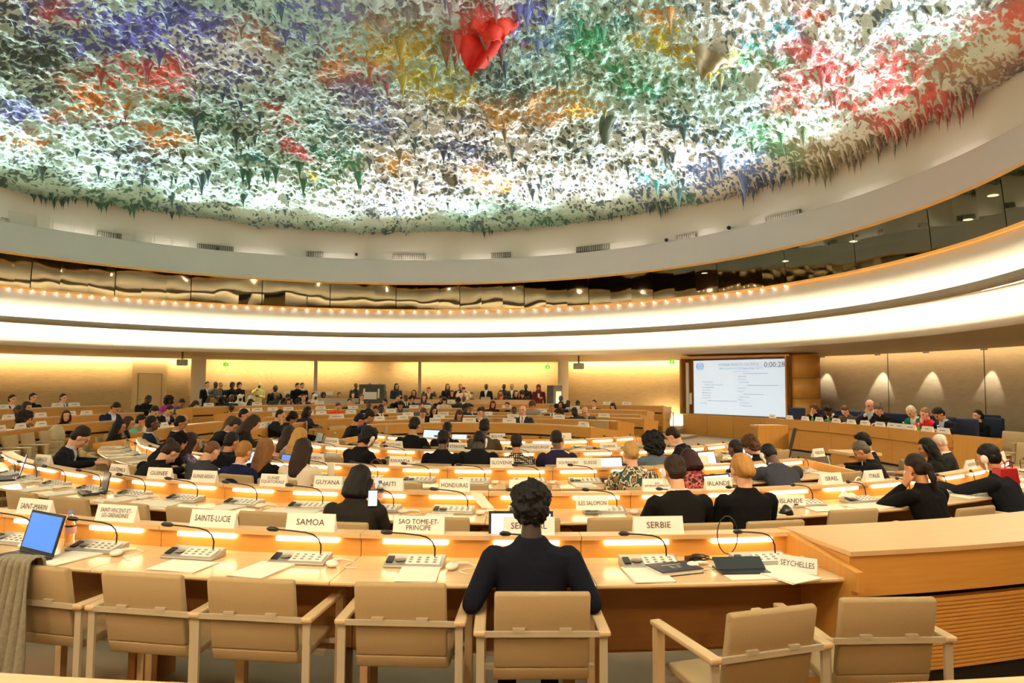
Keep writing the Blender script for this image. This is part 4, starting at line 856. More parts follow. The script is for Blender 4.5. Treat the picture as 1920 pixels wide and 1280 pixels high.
# far block, facing the camera: (px, top, distance, pose, hair, hair colour, skin, top colour, description, shirt, tie)
Fr = """784 765 16.7 down short #5a3a22 l #17161b|man in dark suit bent over papers at the front far desk|#d8cfc2
858 769 16.6 down long #3a1c10 l #5d564a|woman with auburn hair and grey jacket reading at the front far desk|
896 763 16.6 chin short #130c09 l #17213c|man in navy suit with hand to his mouth at the front far desk|#e0dcd6
982 760 16.3 up bald #c9b8a8 p #2b2f33|bald pink-faced man in grey suit and lilac tie at the front far desk|#efe9e2|#8f86a8
565 761 15.6 desk bob #0f0b0a d #2c2430|person with black hair and violet top above the lone white sign|
713 757 17.9 up short #0d0b0a k #141318|man in black suit and white shirt under the grey speech screen|#e4e0dc|#22252f
701 760 18.4 chin short #2a1a12 m #1b1a1d|woman with short hair and black jacket beside the dark man in white shirt|
810 764 18.3 desk bob #120c0a l #121013|woman with straight black bob and black top at the second far desk|
907 763 18.0 down short #1a100c m #8a8478|woman in pale top left of the red-haired woman|
965 762 18.4 desk crop #1a1512 d #1a1815|man in dark coat left of the bald pink-faced man|
1060 765 17.6 down curly #2a0f0c m #2a1216|woman in dark maroon jacket at the right of the second far desk|
1089 764 17.5 down crop #0e0b0a k #3a3833|man in charcoal bending over his desk at far right of the second far desk|
1106 763 17.6 down bald #4a3a2c l #57503f|man in olive grey suit at the end of the second far desk|#b9b0a0
1035 760 19.4 up crop #1a120e m #191b20|man in black suit with dark tie in the third far row|#d8d4cc|#23252c
690 751 20.6 desk crop #1a1310 d #14202a|man in dark suit in profile beside the grey screen cabinet|
748 752 20.2 down short #0f0b0a m #7f786a|man in light grey suit bending his dark head|#31435f
789 755 19.8 up short #3a2a1e l #55575a|grey-haired man in glasses looking straight ahead|#cdd3dd
869 759 19.6 desk curly #0e0b0a d #22383a|woman with black hair and teal dress|
881 757 20.0 chin short #1a100c m #4b4a4e|man in grey holding both hands to his face|#d8d4cc
626 755 19.8 down crop #4a3828 l #e2571c|person in bright orange top bowing the head|
995 751 19.8 down curly #5a3418 l #9a8f80|woman with brown curls and pale grey cardigan|
952 755 20.8 up bun #0f0b0a l #121114|woman with black topknot in the fourth far row|
922 758 21.2 desk long #4a1612 l #33211c|woman with long dark red hair in the fourth far row|
678 744 22.6 up short #5a4030 l #16161a|fair man in black suit right beside the grey screen cabinet|#dcd5c8
722 748 22.2 lookr short #0f0b0a m #141316|man in black suit turning towards the screen cabinet|#b9b4ac
655 750 21.6 up short #1a120e l #121216|man in black suit alone above the orange top|#d4cec4
745 749 22.8 desk crop #20150f l #15151a|man in black left of the man in black tie|
760 744 22.6 up crop #141010 d #17181c|man in black suit and white shirt left of the waving woman|#efe9df|#15151a
772 747 22.8 chin curly #120c0a l #2a2a2c|woman raising a hand to her cheek beside the man in black tie|
794 744 22.6 up long #120c0a l #35415c|woman with long black hair and blue collar|
825 749 22.8 desk short #120c0a m #1a191b|small dark head in black between two women|
832 748 22.4 down long #120c0a l #cfc7b6|woman with black hair and white blouse in the fifth far row|
857 750 22.6 down curly #120c0a d #2b3a38|person with dark curls in green black top|
870 745 22.8 up bald #120c0a d #26231f|bald dark-skinned man with white shirt collar in the fifth far row|#e4e0d8
1055 756 21.4 desk bob #0f0b0a m #221a1a|woman with dark bob beside the bright base light|
1066 753 21.8 up crop #120d0b k #15161c|man in open black suit with lilac shirt|#c9c2dc
1084 753 22.2 desk bun #0f0b0a k #35302c|woman with high black bun|
1052 754 22.8 up crop #120d0b k #1b1c22|man in black jacket left of the lilac shirt|
1115 755 22.0 up short #2a1a10 l #18181c|man in black suit and white shirt right of the high bun|#ddd6ca
1152 756 21.8 down long #0f0b0a l #d98a84|woman with black hair and pink blouse at the end of the far rows|
590 741 23.0 up scarf #e8e0d0 d #c8231c|person in red top with white headscarf|
568 748 22.4 up short #20140e l #3a2a38|person in patterned shirt left of the red top|#b7a8a8
553 753 21.8 desk curly #0f0b0a d #1a1518|dark-haired person below the two standing men|
465 748 21.4 desk long #0f0b0a d #141214|woman with long black hair and black top below the white headscarf|
538 746 21.8 desk long #2a1010 m #241214|woman with dark red hair left of the two standing men|
528 747 22.2 desk curly #120c0a d #1a1614|person with dark curls beside the dark red hair|
427 756 19.6 chin crop #0f0b0a k #121116|man in black suit with hand at his chin in the left far rows|#dedbd6
351 752 19.4 down long #2a1a12 l #ece4d4|woman with tied hair and white shawl beside a red pouch|
327 748 20.2 down short #120c0a m #4a5266|man in grey blue jacket right of the magenta dress|
316 740 21.4 up bigcurly #120c0a k #b03a8c|woman in magenta dress with wide dark hair|
386 740 21.0 chin long #3a2a1a l #1b191c|woman with brown hair in black left of the leopard headscarf|
396 747 20.4 desk scarf #7a5a34 d #6a5a34|woman wrapped in a leopard patterned brown headscarf|
412 742 21.2 desk curly #120c0a k #2a2a36|person with black curls beside the leopard headscarf|
432 739 22.0 up bald #2a2622 k #16171c|dark man in black suit turning towards the white headscarf|#d5d2cc
448 739 22.4 desk scarf #ece6da k #e6dfd0|woman in white headscarf covering her shoulders|
466 741 22.2 desk scarf #f0ebe0 d #e8e2d4|second white headscarf, right of the woman covering her shoulders|
518 735 23.2 desk curly #7a6f60 d #3f4a34|person in green patterned dress with grey headwrap|
532 739 23.0 down short #1a120e m #8a7090|person with dark hair and lilac shirt right of the green dress|"""
for l in Fr.split('\n'):
    q = l.split('|'); px, py, d, pose, hair, hc, sk, top = q[0].split(); kw = {}
    if len(q) > 2 and q[2]: kw['shirt'] = q[2]
    if len(q) > 3: kw['tie'] = q[3]
    dd = float(d); z = 0 if dd < 19.5 else .02 if dd < 21.0 else .08 if dd < 22.3 else .2
    P(float(px), float(py), dd, pose, hair, hc, sk, top, q[1], z0=z, turn=random.uniform(-14, 14), **kw)
# back platform: the long rear desk and the standing group
Bk = """448 722 26.4 stand curly #120c0a l #141214|dark-haired person standing in shadow beyond the column|
484 726 25.8 standarm scarf #f2e6a0 d #e8d888|standing woman in pale yellow dress and veil lifting one arm|
515 721 26.8 up bald #120c0a k #1d1b1f|dark man in suit seated high behind the yellow dress|#b98a86
557 720 25.4 standturn short #120c0a l #131318|man in black suit standing in profile beside a thin post|
566 724 25.9 stand short #120c0a l #15151a|man in black suit with white shirt facing the man in profile|#e6e2da
388 715 24.4 stand short #120c0a l #15151a|man in glasses and black suit standing beside the left column|#c9c2b8
403 715 24.0 standarm crop #4a4640 k #5c5850|standing man in grey jacket seen from behind near the left column|
413 720 24.8 stand crop #5a3c2a m #1d1b1c|standing bald man hidden partly by the grey jacket|
435 722 25.8 stand curly #120c0a d #161416|person in black standing left of the shadowed group|
587 736 25.9 up short #2a1a12 m #b9a98e|person at the rear desk between the standing men and the flat speaker|
606 736 26.1 up curly #120c0a d #3a2a28|person with black curls at the left rear desk|
635 735 26.1 up short #1a120e m #e8e2d6|person in white shirt at the left rear desk|
662 735 26.1 up bob #120c0a l #cfd3d8|woman in pale blouse at the end of the left rear desk|
667 719 26.9 stand crop #120c0a d #2d2c26|man in patterned dark shirt standing left of the screen cabinet|
693 720 27.2 stand crop #120c0a d #2a2a2c|dark head just above the left of the screen cabinet|
714 718 27.2 stand crop #8f8880 l #3a3834|grey-haired head above the right of the screen cabinet|
743 722 26.8 stand long #120c0a l #2b303a|woman with long hair and dark jacket standing right of the screen cabinet|
776 730 26.4 up long #3a1410 m #4a1a18|woman with long dark hair and maroon top at the rear desk|
803 728 26.2 bow short #8a4a24 l #4b463e|red-haired man in grey jacket bowing over the rear desk|#eee8de
839 725 26.9 stand long #5a4024 l #23251f|woman with long fair brown hair standing behind the rear desk|
848 731 26.3 up long #120c0a m #17171c|woman with black hair and lanyard beside the fair brown hair|
863 722 26.9 stand crop #120c0a m #26262b|man with lanyard standing behind the white shirt|
871 729 26.0 bow short #120c0a l #eee6d4|man in white shirt and dark tie leaning at the rear desk|#eee6d4|#15151a
885 735 26.3 up short #1a120e l #17171a|young man in black jacket at the rear desk right of the white shirt|
912 724 26.6 stand crop #120c0a k #15171d|man in black jacket reading a laptop at the rear desk|#e8e4dc
937 738 25.8 down long #6a3a1c l #7a3a2a|girl with red-brown hair in front of the standing pair|
939 731 26.4 up long #2a1810 m #3a2f28|woman behind the girl with red-brown hair|
945 724 27.0 stand crop #120c0a k #2a2b2a|dark man standing left of the man with blue lanyard|
960 723 26.9 stand crop #120c0a m #3b342c|man in brown jacket turning to his neighbour at the rear desk|#d8d2c6
967 731 26.3 up long #120c0a l #14151a|woman with black hair and blue lanyard|
983 732 26.3 down curly #120c0a m #2a1c1e|person in dark jacket bending right of the blue lanyard|
986 728 27.0 stand crop #1c1a18 k #1d1f22|dark man standing at the right end of the rear desk|
1010 733 25.2 stand scarf #6a2a2c m #5a2426|woman in maroon hooded coat holding a white phone|"""
for l in Bk.split('\n'):
    q = l.split('|'); px, py, d, pose, hair, hc, sk, top = q[0].split(); kw = {}
    if len(q) > 2 and q[2]: kw['shirt'] = q[2]
    if len(q) > 3: kw['tie'] = q[3]
    dd = float(d); P(float(px), float(py), dd, pose, hair, hc, sk, top, q[1], z0=.2 if dd > 25.1 or pose != 'standarm' else .2, turn=random.uniform(-15, 15), **kw)
# people on the dais
DA = [(1533, 756, 17.3, 'chin', 'curly', '#5a3c1e', 'l', '#121013', 'woman with brown curls resting her chin at the left end of the dais', None), (1571, 762, 16.8, 'slump', 'short', BK, 'd', '#15161c', 'dark-haired man in suit bent over his papers on the dais', '#d8d8dc'),
 (1598, 761, 16.2, 'down', 'short', '#5a3a20', 'l', '#4b463e', 'person with short brown hair and grey jacket reading on the dais', None), (1643, 749, 15.6, 'chin', 'bald', '#8a5a3a', 'p', '#1b1f2e', 'bald man in glasses and dark suit with a hand at his chin on the dais', '#c6cfe2'),
 (1664, 758, 15.3, 'down', 'bun', '#5a4a3a', 'l', '#131213', 'woman with grey-brown tied hair and earpiece in black on the dais', None), (1730, 762, 14.3, 'down', 'short', '#d9cdb4', 'l', '#0f6a58', 'white-haired woman in emerald green jacket on the dais', '#d8dccf'),
 (1750, 764, 13.8, 'chin', 'short', '#8a6a48', 'p', '#c4242a', 'woman with short hair and scarlet jacket on the dais', None), (1788, 765, 13.1, 'down', 'quiff', BK, 'm', '#14161f', 'black-haired man in dark suit reading at the right end of the dais', '#aebfe0'),
 (1837, 768, 13.5, 'up', 'lowbun', BK, 'l', '#151415', 'woman with dark tied hair in black sitting behind the right end of the dais', None)]
CD = (1.5, 12.0)
for px, py, d, pose, hair, hc, sk, top, desc, sh in DA:
    kw = dict(shirt=sh) if sh else {}
    if 'glasses' in desc: kw['glasses'] = True
    if 'earpiece' in desc or 'scarlet' in desc: kw['phones'] = 1
    P(px, py, d, pose, hair, hc, sk, top, desc, z0=.12, C=CD, chair_on=False, **kw)
# ---------------------------------------------------------------- writing
def text_mesh(s, w, h, depth=.0012, m=None, name='lettering', squeeze=True):
    c = bpy.data.curves.new(name, 'FONT'); c.body = s; c.size = 1; c.align_x = 'CENTER'; c.align_y = 'CENTER'; c.extrude = 0; c.resolution_u = 2; c.space_line = .85
    o = bpy.data.objects.new(name, c); SC.collection.objects.link(o); dg = bpy.context.evaluated_depsgraph_get(); dg.update()
    me = bpy.data.meshes.new_from_object(o.evaluated_get(dg)); bpy.data.objects.remove(o)
    n = len(me.vertices); v = np.zeros(n*3); me.vertices.foreach_get('co', v); v = v.reshape(-1, 3)
    lo, hi = v.min(0), v.max(0); sy = h/(hi[1]-lo[1]); sx = min(sy, w/(hi[0]-lo[0])); 
    if sx < sy*.72: sy = sx/.72
    v = (v-(lo+hi)/2)*[sx, sy, 1]; me.vertices.foreach_set('co', v.ravel()); me.update()
    while me.materials: me.materials.pop()
    me.materials.append(m or M_INK); return me
PW_, PH_, PD_ = .245, .10, .055
def tent(w=PW_, h=PH_, d=PD_):
    b = MB(); V = [(-w/2, -d/2, 0), (w/2, -d/2, 0), (w/2, 0, h), (-w/2, 0, h), (-w/2, d/2, 0), (w/2, d/2, 0)]
    b.add(V, [(0, 1, 2, 3), (3, 2, 5, 4), (0, 3, 4), (1, 5, 2)]); return b.mesh('card', [M_CARD])
TENT = tent(); TENTW = tent(.30)
def nameplate(p, rz, s, label, z=.88, w=PW_, faint=False, tilt=0, th=None, wide=False):
    t = empty('nameplate', (p[0], p[1], z), rz); t.rotation_euler.x = tilt
    obj('card', TENTW if wide else TENT, t)
    if s:
        two = '\n' in s; me = text_mesh(s, (.27 if wide else w)*.88, th or (.062 if two else .036), m=M_INK2 if faint else M_INK)
        o = obj('lettering', me, t); a = math.atan2(PH_, PD_/2); o.rotation_euler = (a, 0, 0); o.location = (0, -PD_/4-.002, PH_*.52)
    return tag(t, label, 'nameplate')
def on_ledge(px, py, ring, z=.93):
    R = {1: 9.55, 2: 8.0, 3: 6.40, 4: 4.65, 5: 2.90}[ring]; x, y = ring_hit(px, R, CS, False, py); return (x, y), face_to((x, y))
PL = [(1, 70, 'SAINT-MARIN', 0), (1, 223, 'SAINT-VINCENT-ET-\nLES-GRENADINES', 0), (1, 404, 'SAINTE-LUCIE', 0), (1, 586, 'SAMOA', 0), (1, 787, 'SAO TOME-ET-\nPRINCIPE', 0), (1, 992, 'SENEGAL', 0), (1, 1233, 'SERBIE', 0),
 (2, 80, 'GRECE', .25), (2, 223, 'GUATEMALA', 0), (2, 300, 'GUINEE', .2), (2, 384, 'GUINEE-BISSAU', .1), (2, 514, 'GUINEE\nEQUATORIALE', 0), (2, 616, 'GUYANA', 0), (2, 729, 'HAITI', 0), (2, 853, 'HONDURAS', 0), (2, 983, '', 0), (2, 1231, 'IRAN\n(REPUBLIQUE ISLAMIQUE D\')', 0), (2, 1346, 'IRLANDE', 0), (2, 1557, 'ISRAEL', 0), (2, 1637, 'ITALIE', 0), (2, 1712, 'JAMAIQUE', 0), (2, 1820, 'KAZAKHSTAN', 0), (2, 1857, 'KENYA', 0), (2, 1881, '', 0),
 (3, 588, 'ROYAUME-UNI', 0), (3, 751, 'RWANDA', 0), (3, 941, 'SLOVENIE', 0), (3, 1065, 'VICE-PRESIDENT', 0), (3, 1106, 'SUISSE', 0), (3, 1310, '', 0), (3, 1535, 'VENEZUELA', 0),
 (4, 621, 'EQUATEUR', 0), (4, 738, 'ETATS-UNIS', 0), (4, 858, 'ETHIOPIE', 0), (4, 985, 'VICE-PRESIDENT', 0), (4, 1014, 'GEORGIE', 0), (4, 1141, 'GHANA', 0), (5, 932, 'BOLIVIE', 0), (5, 1057, 'A', 0)]
blank = {983: 'blank-looking white nameplate mostly hidden behind the afro-haired woman', 1881: 'plain white nameplate at the right end beside the red bag', 1310: 'plain white nameplate half hidden behind the red-haired bob'}
for rg, px, s, tl in PL:
    p, rz = on_ledge(px, 900, rg); s1 = s.replace('\n', ' ')
    lab = blank.get(px) or ('white nameplate lettered %s standing on %s' % (s1, NR[rg])); 
    if s == 'VICE-PRESIDENT': lab = 'white nameplate lettered VICE-PRESIDENT directly beside %s' % ('SUISSE' if rg == 3 else 'GEORGIE')
    if s == 'A': lab = 'white nameplate half hidden behind the plum suit, only the letter A showing'
    nameplate(p, rz+tl, s, lab, wide=rg == 1)
# plates not on a ledge
q = at_z(1110, 955, .80); nameplate((q.x, q.y), face_to((q.x, q.y)), 'ILES SALOMON', 'white nameplate lettered ILES SALOMON leaning on a desk console', z=.80)
q = at_z(1496, 1068, .76); nameplate((q.x, q.y), face_to((q.x, q.y))-.75, 'SEYCHELLES', 'white nameplate lettered SEYCHELLES standing askew on the tabletop', z=.752).scale = (.8, .8, .8)
q = at_z(1482, 948, .76); nameplate((q.x, q.y), face_to((q.x, q.y))-.2, 'ISLANDE', 'white nameplate lettered ISLANDE standing on the tabletop right of the laptop', z=.752)
# plates of the far and left blocks; their lettering is too small to read in the photograph
def smear(w): return MB().box((0, 0, 0), (w, .012, .001)).mesh('lettering', [M_INK2])
SM = [smear(.10), smear(.13), smear(.16)]
def small_plate(x, y, z, rz, label, k):
    t = empty('nameplate', (x, y, z), rz); obj('card', TENTW, t); o = obj('lettering', SM[k % 3], t); a = math.atan2(PH_, PD_/2); o.rotation_euler = (a, 0, 0); o.location = (0, -PD_/4-.002, PH_*.52)
    o.data.materials[0] = M_INK2; return tag(t, label, 'nameplate', None)
FBc = [(2.9, CF, 0), (3.8, CS, 0), (5.2, CS, 0), (6.8, CS, .02), (8.4, CS, .08), (10.0, CS, .18)]
plates_far = [(0, [504+60, 816, 880, 955]), (1, [713-27, 755, 823, 1048, 962]), (2, [466, 542, 607, 635, 686, 765, 831, 913]), (3, [445, 478, 578, 602, 658, 733, 1016, 1090]), (4, [451, 482, 511, 540, 601, 662, 776, 799, 950, 1078]), (5, [481, 598, 844, 1139, 1175, 383, 361])]
nn = {0: 'front', 1: 'second', 2: 'third', 3: 'fourth', 4: 'fifth', 5: 'rearmost'}
for i, xs in plates_far:
    R, c, z = FBc[i]
    for k, px in enumerate(sorted(xs)):
        x, y = ring_hit(px, R-.05, c, True, 780); aa = max(61 if i else 35, min({0: 138, 1: 143, 2: 145, 3: 149, 4: 147, 5: 147}[i], angle_of((x, y), c))); x, y = polar(R-.05, aa, c); rz = face_to((x, y), c)+math.pi
        if px == 816:
            nameplate((x, y), rz, 'ALLEMAGNE', 'white nameplate lettered ALLEMAGNE on the front far desk', z=.88); continue
        small_plate(x, y, .88+z, rz, 'small white nameplate, %s from the left along the %s far desk' % (ORD[k], nn[i]), k+i)
LBz = [0, 0, 0, 0, .08, .22]
for i, xs in [(1, [501, 511, 547]), (0, [698]), (3, [10, 40, 59, 89, 116, 142]), (4, [15, 75, 130, 161]), (5, [3, 106, 137]), (2, [265, 294, 361])]:
    R = LB[i][0]
    for k, px in enumerate(xs):
        x, y = ring_hit(px, R-.05, CS, i >= 4 or False, 800)
        if not (x < CS[0] and abs(math.hypot(x-CS[0], y-CS[1])-R) < .3): continue
        a = angle_of((x, y)) % 360
        if a < LB[i][1]-LB[i][2]*LB[i][3]: continue
        if a > LB[i][1]: a = LB[i][1]-3-k*4; x, y = polar(R-.05, a)
        small_plate(x, y, .88+LBz[i], face_to((x, y))+math.pi, 'small white nameplate, %s from the left along the %s row of the left block' % (ORD[k], ['innermost', 'second', 'third', 'fourth', 'fifth', 'outermost'][i]), k)

# ---------------------------------------------------------------- consoles with gooseneck microphones
def console_proto():
    t = empty('delegate_console'); 
    b = MB(); V = [(-.165, -.07, 0), (.165, -.07, 0), (.165, .07, 0), (-.165, .07, 0), (-.165, -.07, .012), (.165, -.07, .012), (.165, .07, .045), (-.165, .07, .045)]
    b.add(V, [(3, 2, 1, 0), (4, 5, 6, 7), (0, 1, 5, 4), (1, 2, 6, 5), (2, 3, 7, 6), (3, 0, 4, 7)]); obj('base', baked(b.mesh('base', [M_SILVER]), .004), t)
    T = Matrix.Translation((0, 0, .0295)) @ Matrix.Rotation(math.atan2(.033, .14), 4, 'X')
    obj('button_panel', MB().box((.05, -.008, .002), (.19, .095, .004), M=T), t, mats=M_WHITE)
    bt = MB()
    for i in range(4):
        for j in range(3): bt.box((-.02+i*.045, -.035+j*.026, .006), (.018, .010, .003), M=T)
    obj('button', bt, t, mats=mat('grey keys', '#8d877c', .5))
    obj('speaker_grille', MB().lathe([(.001, .008), (.028, .007), (.031, .002)], (0, 0, 0), 18), t, (-.078, -.008, .028), mats=mat('grille', '#77716a', .6))
    obj('card_slot', MB().box((-.135, -.01, .004), (.035, .07, .008), M=T), t, mats=M_BLACK)
    pts = [(.105, .03, .03), (.105, .035, .085), (.09, .035, .12), (.06, .03, .145), (.02, .02, .158), (-.06, 0, .170), (-.13, -.02, .178)]
    obj('gooseneck', MB().tube(pts, .0045, 8), t, mats=M_DARKM)
    obj('microphone_head', MB().tube([(-.125, -.019, .177), (-.14, -.024, .18), (-.17, -.033, .184), (-.185, -.037, .184)], [.008, .013, .014, .006], 10), t, mats=M_BLACK)
    return t
CON = console_proto()
def ear_proto():
    t = empty('earpiece'); obj('ear_shell', MB().ell((0, 0, .018), (.034, .05, .018), 14), t, mats=M_WHITE); obj('stalk', MB().tube([(0, .03, .018), (.03, .08, .016), (.07, .10, .012)], [.012, .010, .009], 8), t, mats=M_WHITE)
    cord = [(.07, .10, .012)]+[(.07+.05*math.sin(k*.9)+k*.006, .10-.028*k, .006) for k in range(1, 8)]
    obj('cord', MB().tube(cord, .003, 5), t, mats=M_WHITE); return t
EARX = ear_proto()
def paper_mesh(w, d, h, rot, name='sheets'):
    b = MB(); k = max(1, int(h/.0025)); r = random.Random(w*1000+rot)
    for i in range(k): b.box((r.uniform(-.004, .004), r.uniform(-.004, .004), (i+.5)*h/k), (w, d, h/k*.9), rz=r.uniform(-.03, .03))
    return b.mesh(name, [M_PAPER])
PAP = [paper_mesh(.21, .297, .0025, 0), paper_mesh(.21, .297, .008, 1), paper_mesh(.29, .21, .005, 2), paper_mesh(.42, .29, .0025, 3)]
def seat_angles(ring):
    ph, sp, lo, hi = {1: (-81.42, 3.84, -118, -79.5), 2: (-84.66, 4.13, -134, -42), 3: (-88.1, 4.9, -154, -57), 4: (-88.05, 6.45, -142, -40), 5: (-58.5, 10, -143, -44)}[ring]
    return sorted([ph+j*sp for j in range(-40, 40) if lo < ph+j*sp < hi])
RR = {1: 9.6, 2: 8.05, 3: 6.45, 4: 4.7, 5: 2.95}
rr = random.Random(3)
for ring_ in (1, 2, 3, 4, 5):
    R = RR[ring_]; A = seat_angles(ring_)
    for k, a in enumerate(A):
        x, y = polar(R+.16, a); rz = face_to((x, y))
        u = (math.cos(R_(a)), math.sin(R_(a))); v = (-u[1], u[0])
        cx, cy = x+v[0]*.03, y+v[1]*.03
        if not any(math.hypot(cx-q[0], cy-q[1]) < .2 for q in SEATS):
            place(CON, (cx, cy, .7515), rz+rr.uniform(-.05, .05), 'silver console with a bent black microphone, %s from the left on %s' % (ORD[k], NR[ring_]), 'microphone console')
        w = PAP[rr.choice([0, 1, 1, 2, 3])]; rad = R+.345+rr.uniform(-.02, .02); da = rr.uniform(-.12, .12)/R*57.3
        x, y = polar(rad, a+da)
        o = obj('paper_sheets', w, None, (x, y, .7512), face_to((x, y))+rr.uniform(-.25, .25)); tag(o, 'white papers on the tabletop, %s place from the left on %s' % (ORD[k], NR[ring_]), 'papers')
        if ring_ < 4 and rr.random() < .75:
            x, y = polar(R+.24, a+.24/R*57.3); place(EARX, (x, y, .7515), rz+rr.uniform(-.6, .6), 'white earpiece with cord lying at the %s place from the left on %s' % (ORD[k], NR[ring_]), 'earpiece')
# ---------------------------------------------------------------- empty chairs of the near rows
cn = 0
def empties(ring_, lab, far=False):
    global cn
    R = RR[ring_]; A = seat_angles(ring_); k = 0
    for a in A:
        x, y = polar(R+.45, a)
        if ring_ == 1: continue
        if any(math.hypot(x-q[0], y-q[1]) < .50 for q in SEATS): continue
        k += 1
        chair((x, y), face_to((x, y))+rr.uniform(-.06, .06), 'empty tan chair, %s empty one from the left at %s' % (ORD[k-1], NR[ring_]), 0)
for r_ in (2, 3, 4, 5): empties(r_, '')
for px, lab in [(62, 'tan chair with a grey scarf over its back at the left picture edge'), (267, 'empty tan chair in front of the SAINT-VINCENT sign'), (471, 'empty tan chair between the SAINTE-LUCIE and SAMOA signs'), (751, 'empty tan chair in front of the SAO TOME sign'), (1032, 'tan chair on which the afro-haired woman in navy sits')]:
    x, y = ring_hit(px, 10.34, CS, False, 1070); a = angle_of((x, y)); x, y = polar(10.19 if px == 1032 else 10.07, a-(.25 if px == 1032 else 0)); chair((x, y), face_to((x, y)), lab)
chair((1.02, 3.19), R_(18), 'empty sand chair pushed back and turned, at the end of the nearest desk')
chair((1.66, 3.36), R_(3), 'empty tan chair standing against the ribbed counter at lower right')
# empty chairs of the left block and the aisles
k = 0
for R, a0, a1, st in [(6.6, 158, 196, 5.6), (9.0, 160, 204, 4.6), (4.8, 150, 187, 7.5), (10.3, 162, 204, 4.2), (7.9, 183, 208, 4.1)]:
    a = a0+2
    while a < a1:
        x, y = polar(R+.5, a)
        if not any(math.hypot(x-q[0], y-q[1]) < .5 for q in SEATS):
            chair((x, y), face_to((x, y))+rr.uniform(-.1, .1), 'empty sand chair, %s from the far end in the %s row at left' % (ORD[k % 25], {6.6: 'third', 9.0: 'fourth', 4.8: 'second', 10.3: 'fifth', 7.9: 'deskless'}[R]), .08 if R > 10 else 0, proto=CH2); k += 1
        a += st
    k = 0
SCH = shell_chair()
for px, py, dd, rz, lab in [(592, 800, 15.2, 1.9, 'armless sand chair alone in the aisle left of the bent man with earpiece'), (742, 800, 14.0, 1.6, 'armless sand chair in the aisle left of the front far desk'), (1118, 800, 16.2, -.7, 'armless sand chair at the right end of the front far desk'), (1180, 792, 17.6, -.7, 'armless sand chair furthest right in the far block'), (1203, 780, 21.0, -.5, 'armless sand chair standing behind the furthest right ones')]:
    q = at_d(px, py, dd); place(SCH, (q.x, q.y, 0), rz+math.pi, lab, 'chair')
for i, (R, c, z) in enumerate(FBc):
    k = 0
    for j in range(22):
        a = 50+j*4.6*(8/max(R, 4)); x, y = polar(R+.5, a, c)
        if a < 60 or a > 142 or y < 13.5 or any(math.hypot(x-q[0], y-q[1]) < .55 for q in SEATS): continue
        chair((x, y), face_to((x, y), c), 'empty sand chair, %s from the right behind the %s far desk' % (ORD[k % 25], nn[i]), z, proto=CH2); k += 1

# ---------------------------------------------------------------- things on the near desks
def laptop(p, rz, z, label, w=.33, scr=None, open_=105, back=False, base=M_BLACK):
    t = empty('laptop', (p[0], p[1], z), rz); obj('keyboard_base', baked(MB().box((0, 0, .009), (w, w*.68, .016)).mesh('kb', [base]), .004), t)
    obj('keys', MB().box((0, .01, .0185), (w*.86, w*.34, .002)), t, mats=mat('key caps', '#26262a', .6))
    T = Matrix.Translation((0, w*.34, .017)) @ Matrix.Rotation(R_(90-open_), 4, 'X')
    o = obj('lid', MB().box((0, 0, w*.32), (w, .008, w*.64), M=T), t, mats=base)
    o = obj('screen', MB().box((0, -.0048, w*.33), (w*.92, .001, w*.54), M=T), t, mats=scr or SCR1); return tag(t, label, 'laptop')
def scr_mat(name, c, e): return mat(name, c, .3, emit=e, ecol=hx(c))
SCR1 = scr_mat('pale blue screen', '#a9c4ee', 1.3); SCR2 = scr_mat('blue screen', '#3b6fd0', 1.2); SCR3 = scr_mat('dark landscape screen', '#3c4248', .5); SCR4 = scr_mat('teal screen', '#2b5a62', .5)
def facing(p, extra=0): return face_to(p)+extra
def lap_at(px, py, label, scr=None, z=.7515, w=.33, extra=0, open_=105, base=M_BLACK):
    q = at_z(px, py, z); return laptop((q.x, q.y), facing((q.x, q.y), extra), z, label, w, scr, open_, base=base)
lap_at(22, 1052, 'black laptop with a blue page on screen at the left end of the nearest desk', SCR2, w=.36, extra=-.25)
lap_at(978, 1055, 'laptop with a pale screen in front of the afro-haired woman', SCR1, w=.38)
lap_at(172, 925, 'black tablet computer showing a dark landscape on the second row', SCR3, w=.27, extra=-.4, open_=100)
lap_at(8, 898, 'laptop with blue and white screen cut by the left picture edge', SCR1, w=.36, extra=-.3)
lap_at(1368, 940, 'laptop with bright document beside the fair-haired typing woman', SCR1, w=.32, extra=.25)
lap_at(1150, 900, 'laptop with pale blue screen left of the blond topknot', SCR1, w=.34, extra=.05)
lap_at(462, 886, 'laptop with pale screen in front of the light brown hair', SCR1, extra=-.2)
lap_at(524, 883, 'tablet with bright blue screen between the two long-haired women', SCR2, w=.26, extra=-.2)
lap_at(581, 838, 'dark teal laptop behind the long golden hair', SCR4, extra=-.2)
lap_at(799, 834, 'laptop with large pale blue screen left of the man in black', SCR1, w=.36)
lap_at(856, 836, 'white laptop with light blue screen right of the man in black', SCR1, w=.26, base=M_WHITE)
lap_at(1344, 882, 'laptop standing open beyond the dark red bob', SCR1, w=.32, extra=.2)
lap_at(1424, 872, 'laptop with lilac screen beside the man with close-cropped hair', SCR1, extra=.3)
lap_at(1572, 880, 'small white tablet on a stand beside the bearded man', SCR3, w=.22, extra=.5, base=M_WHITE)
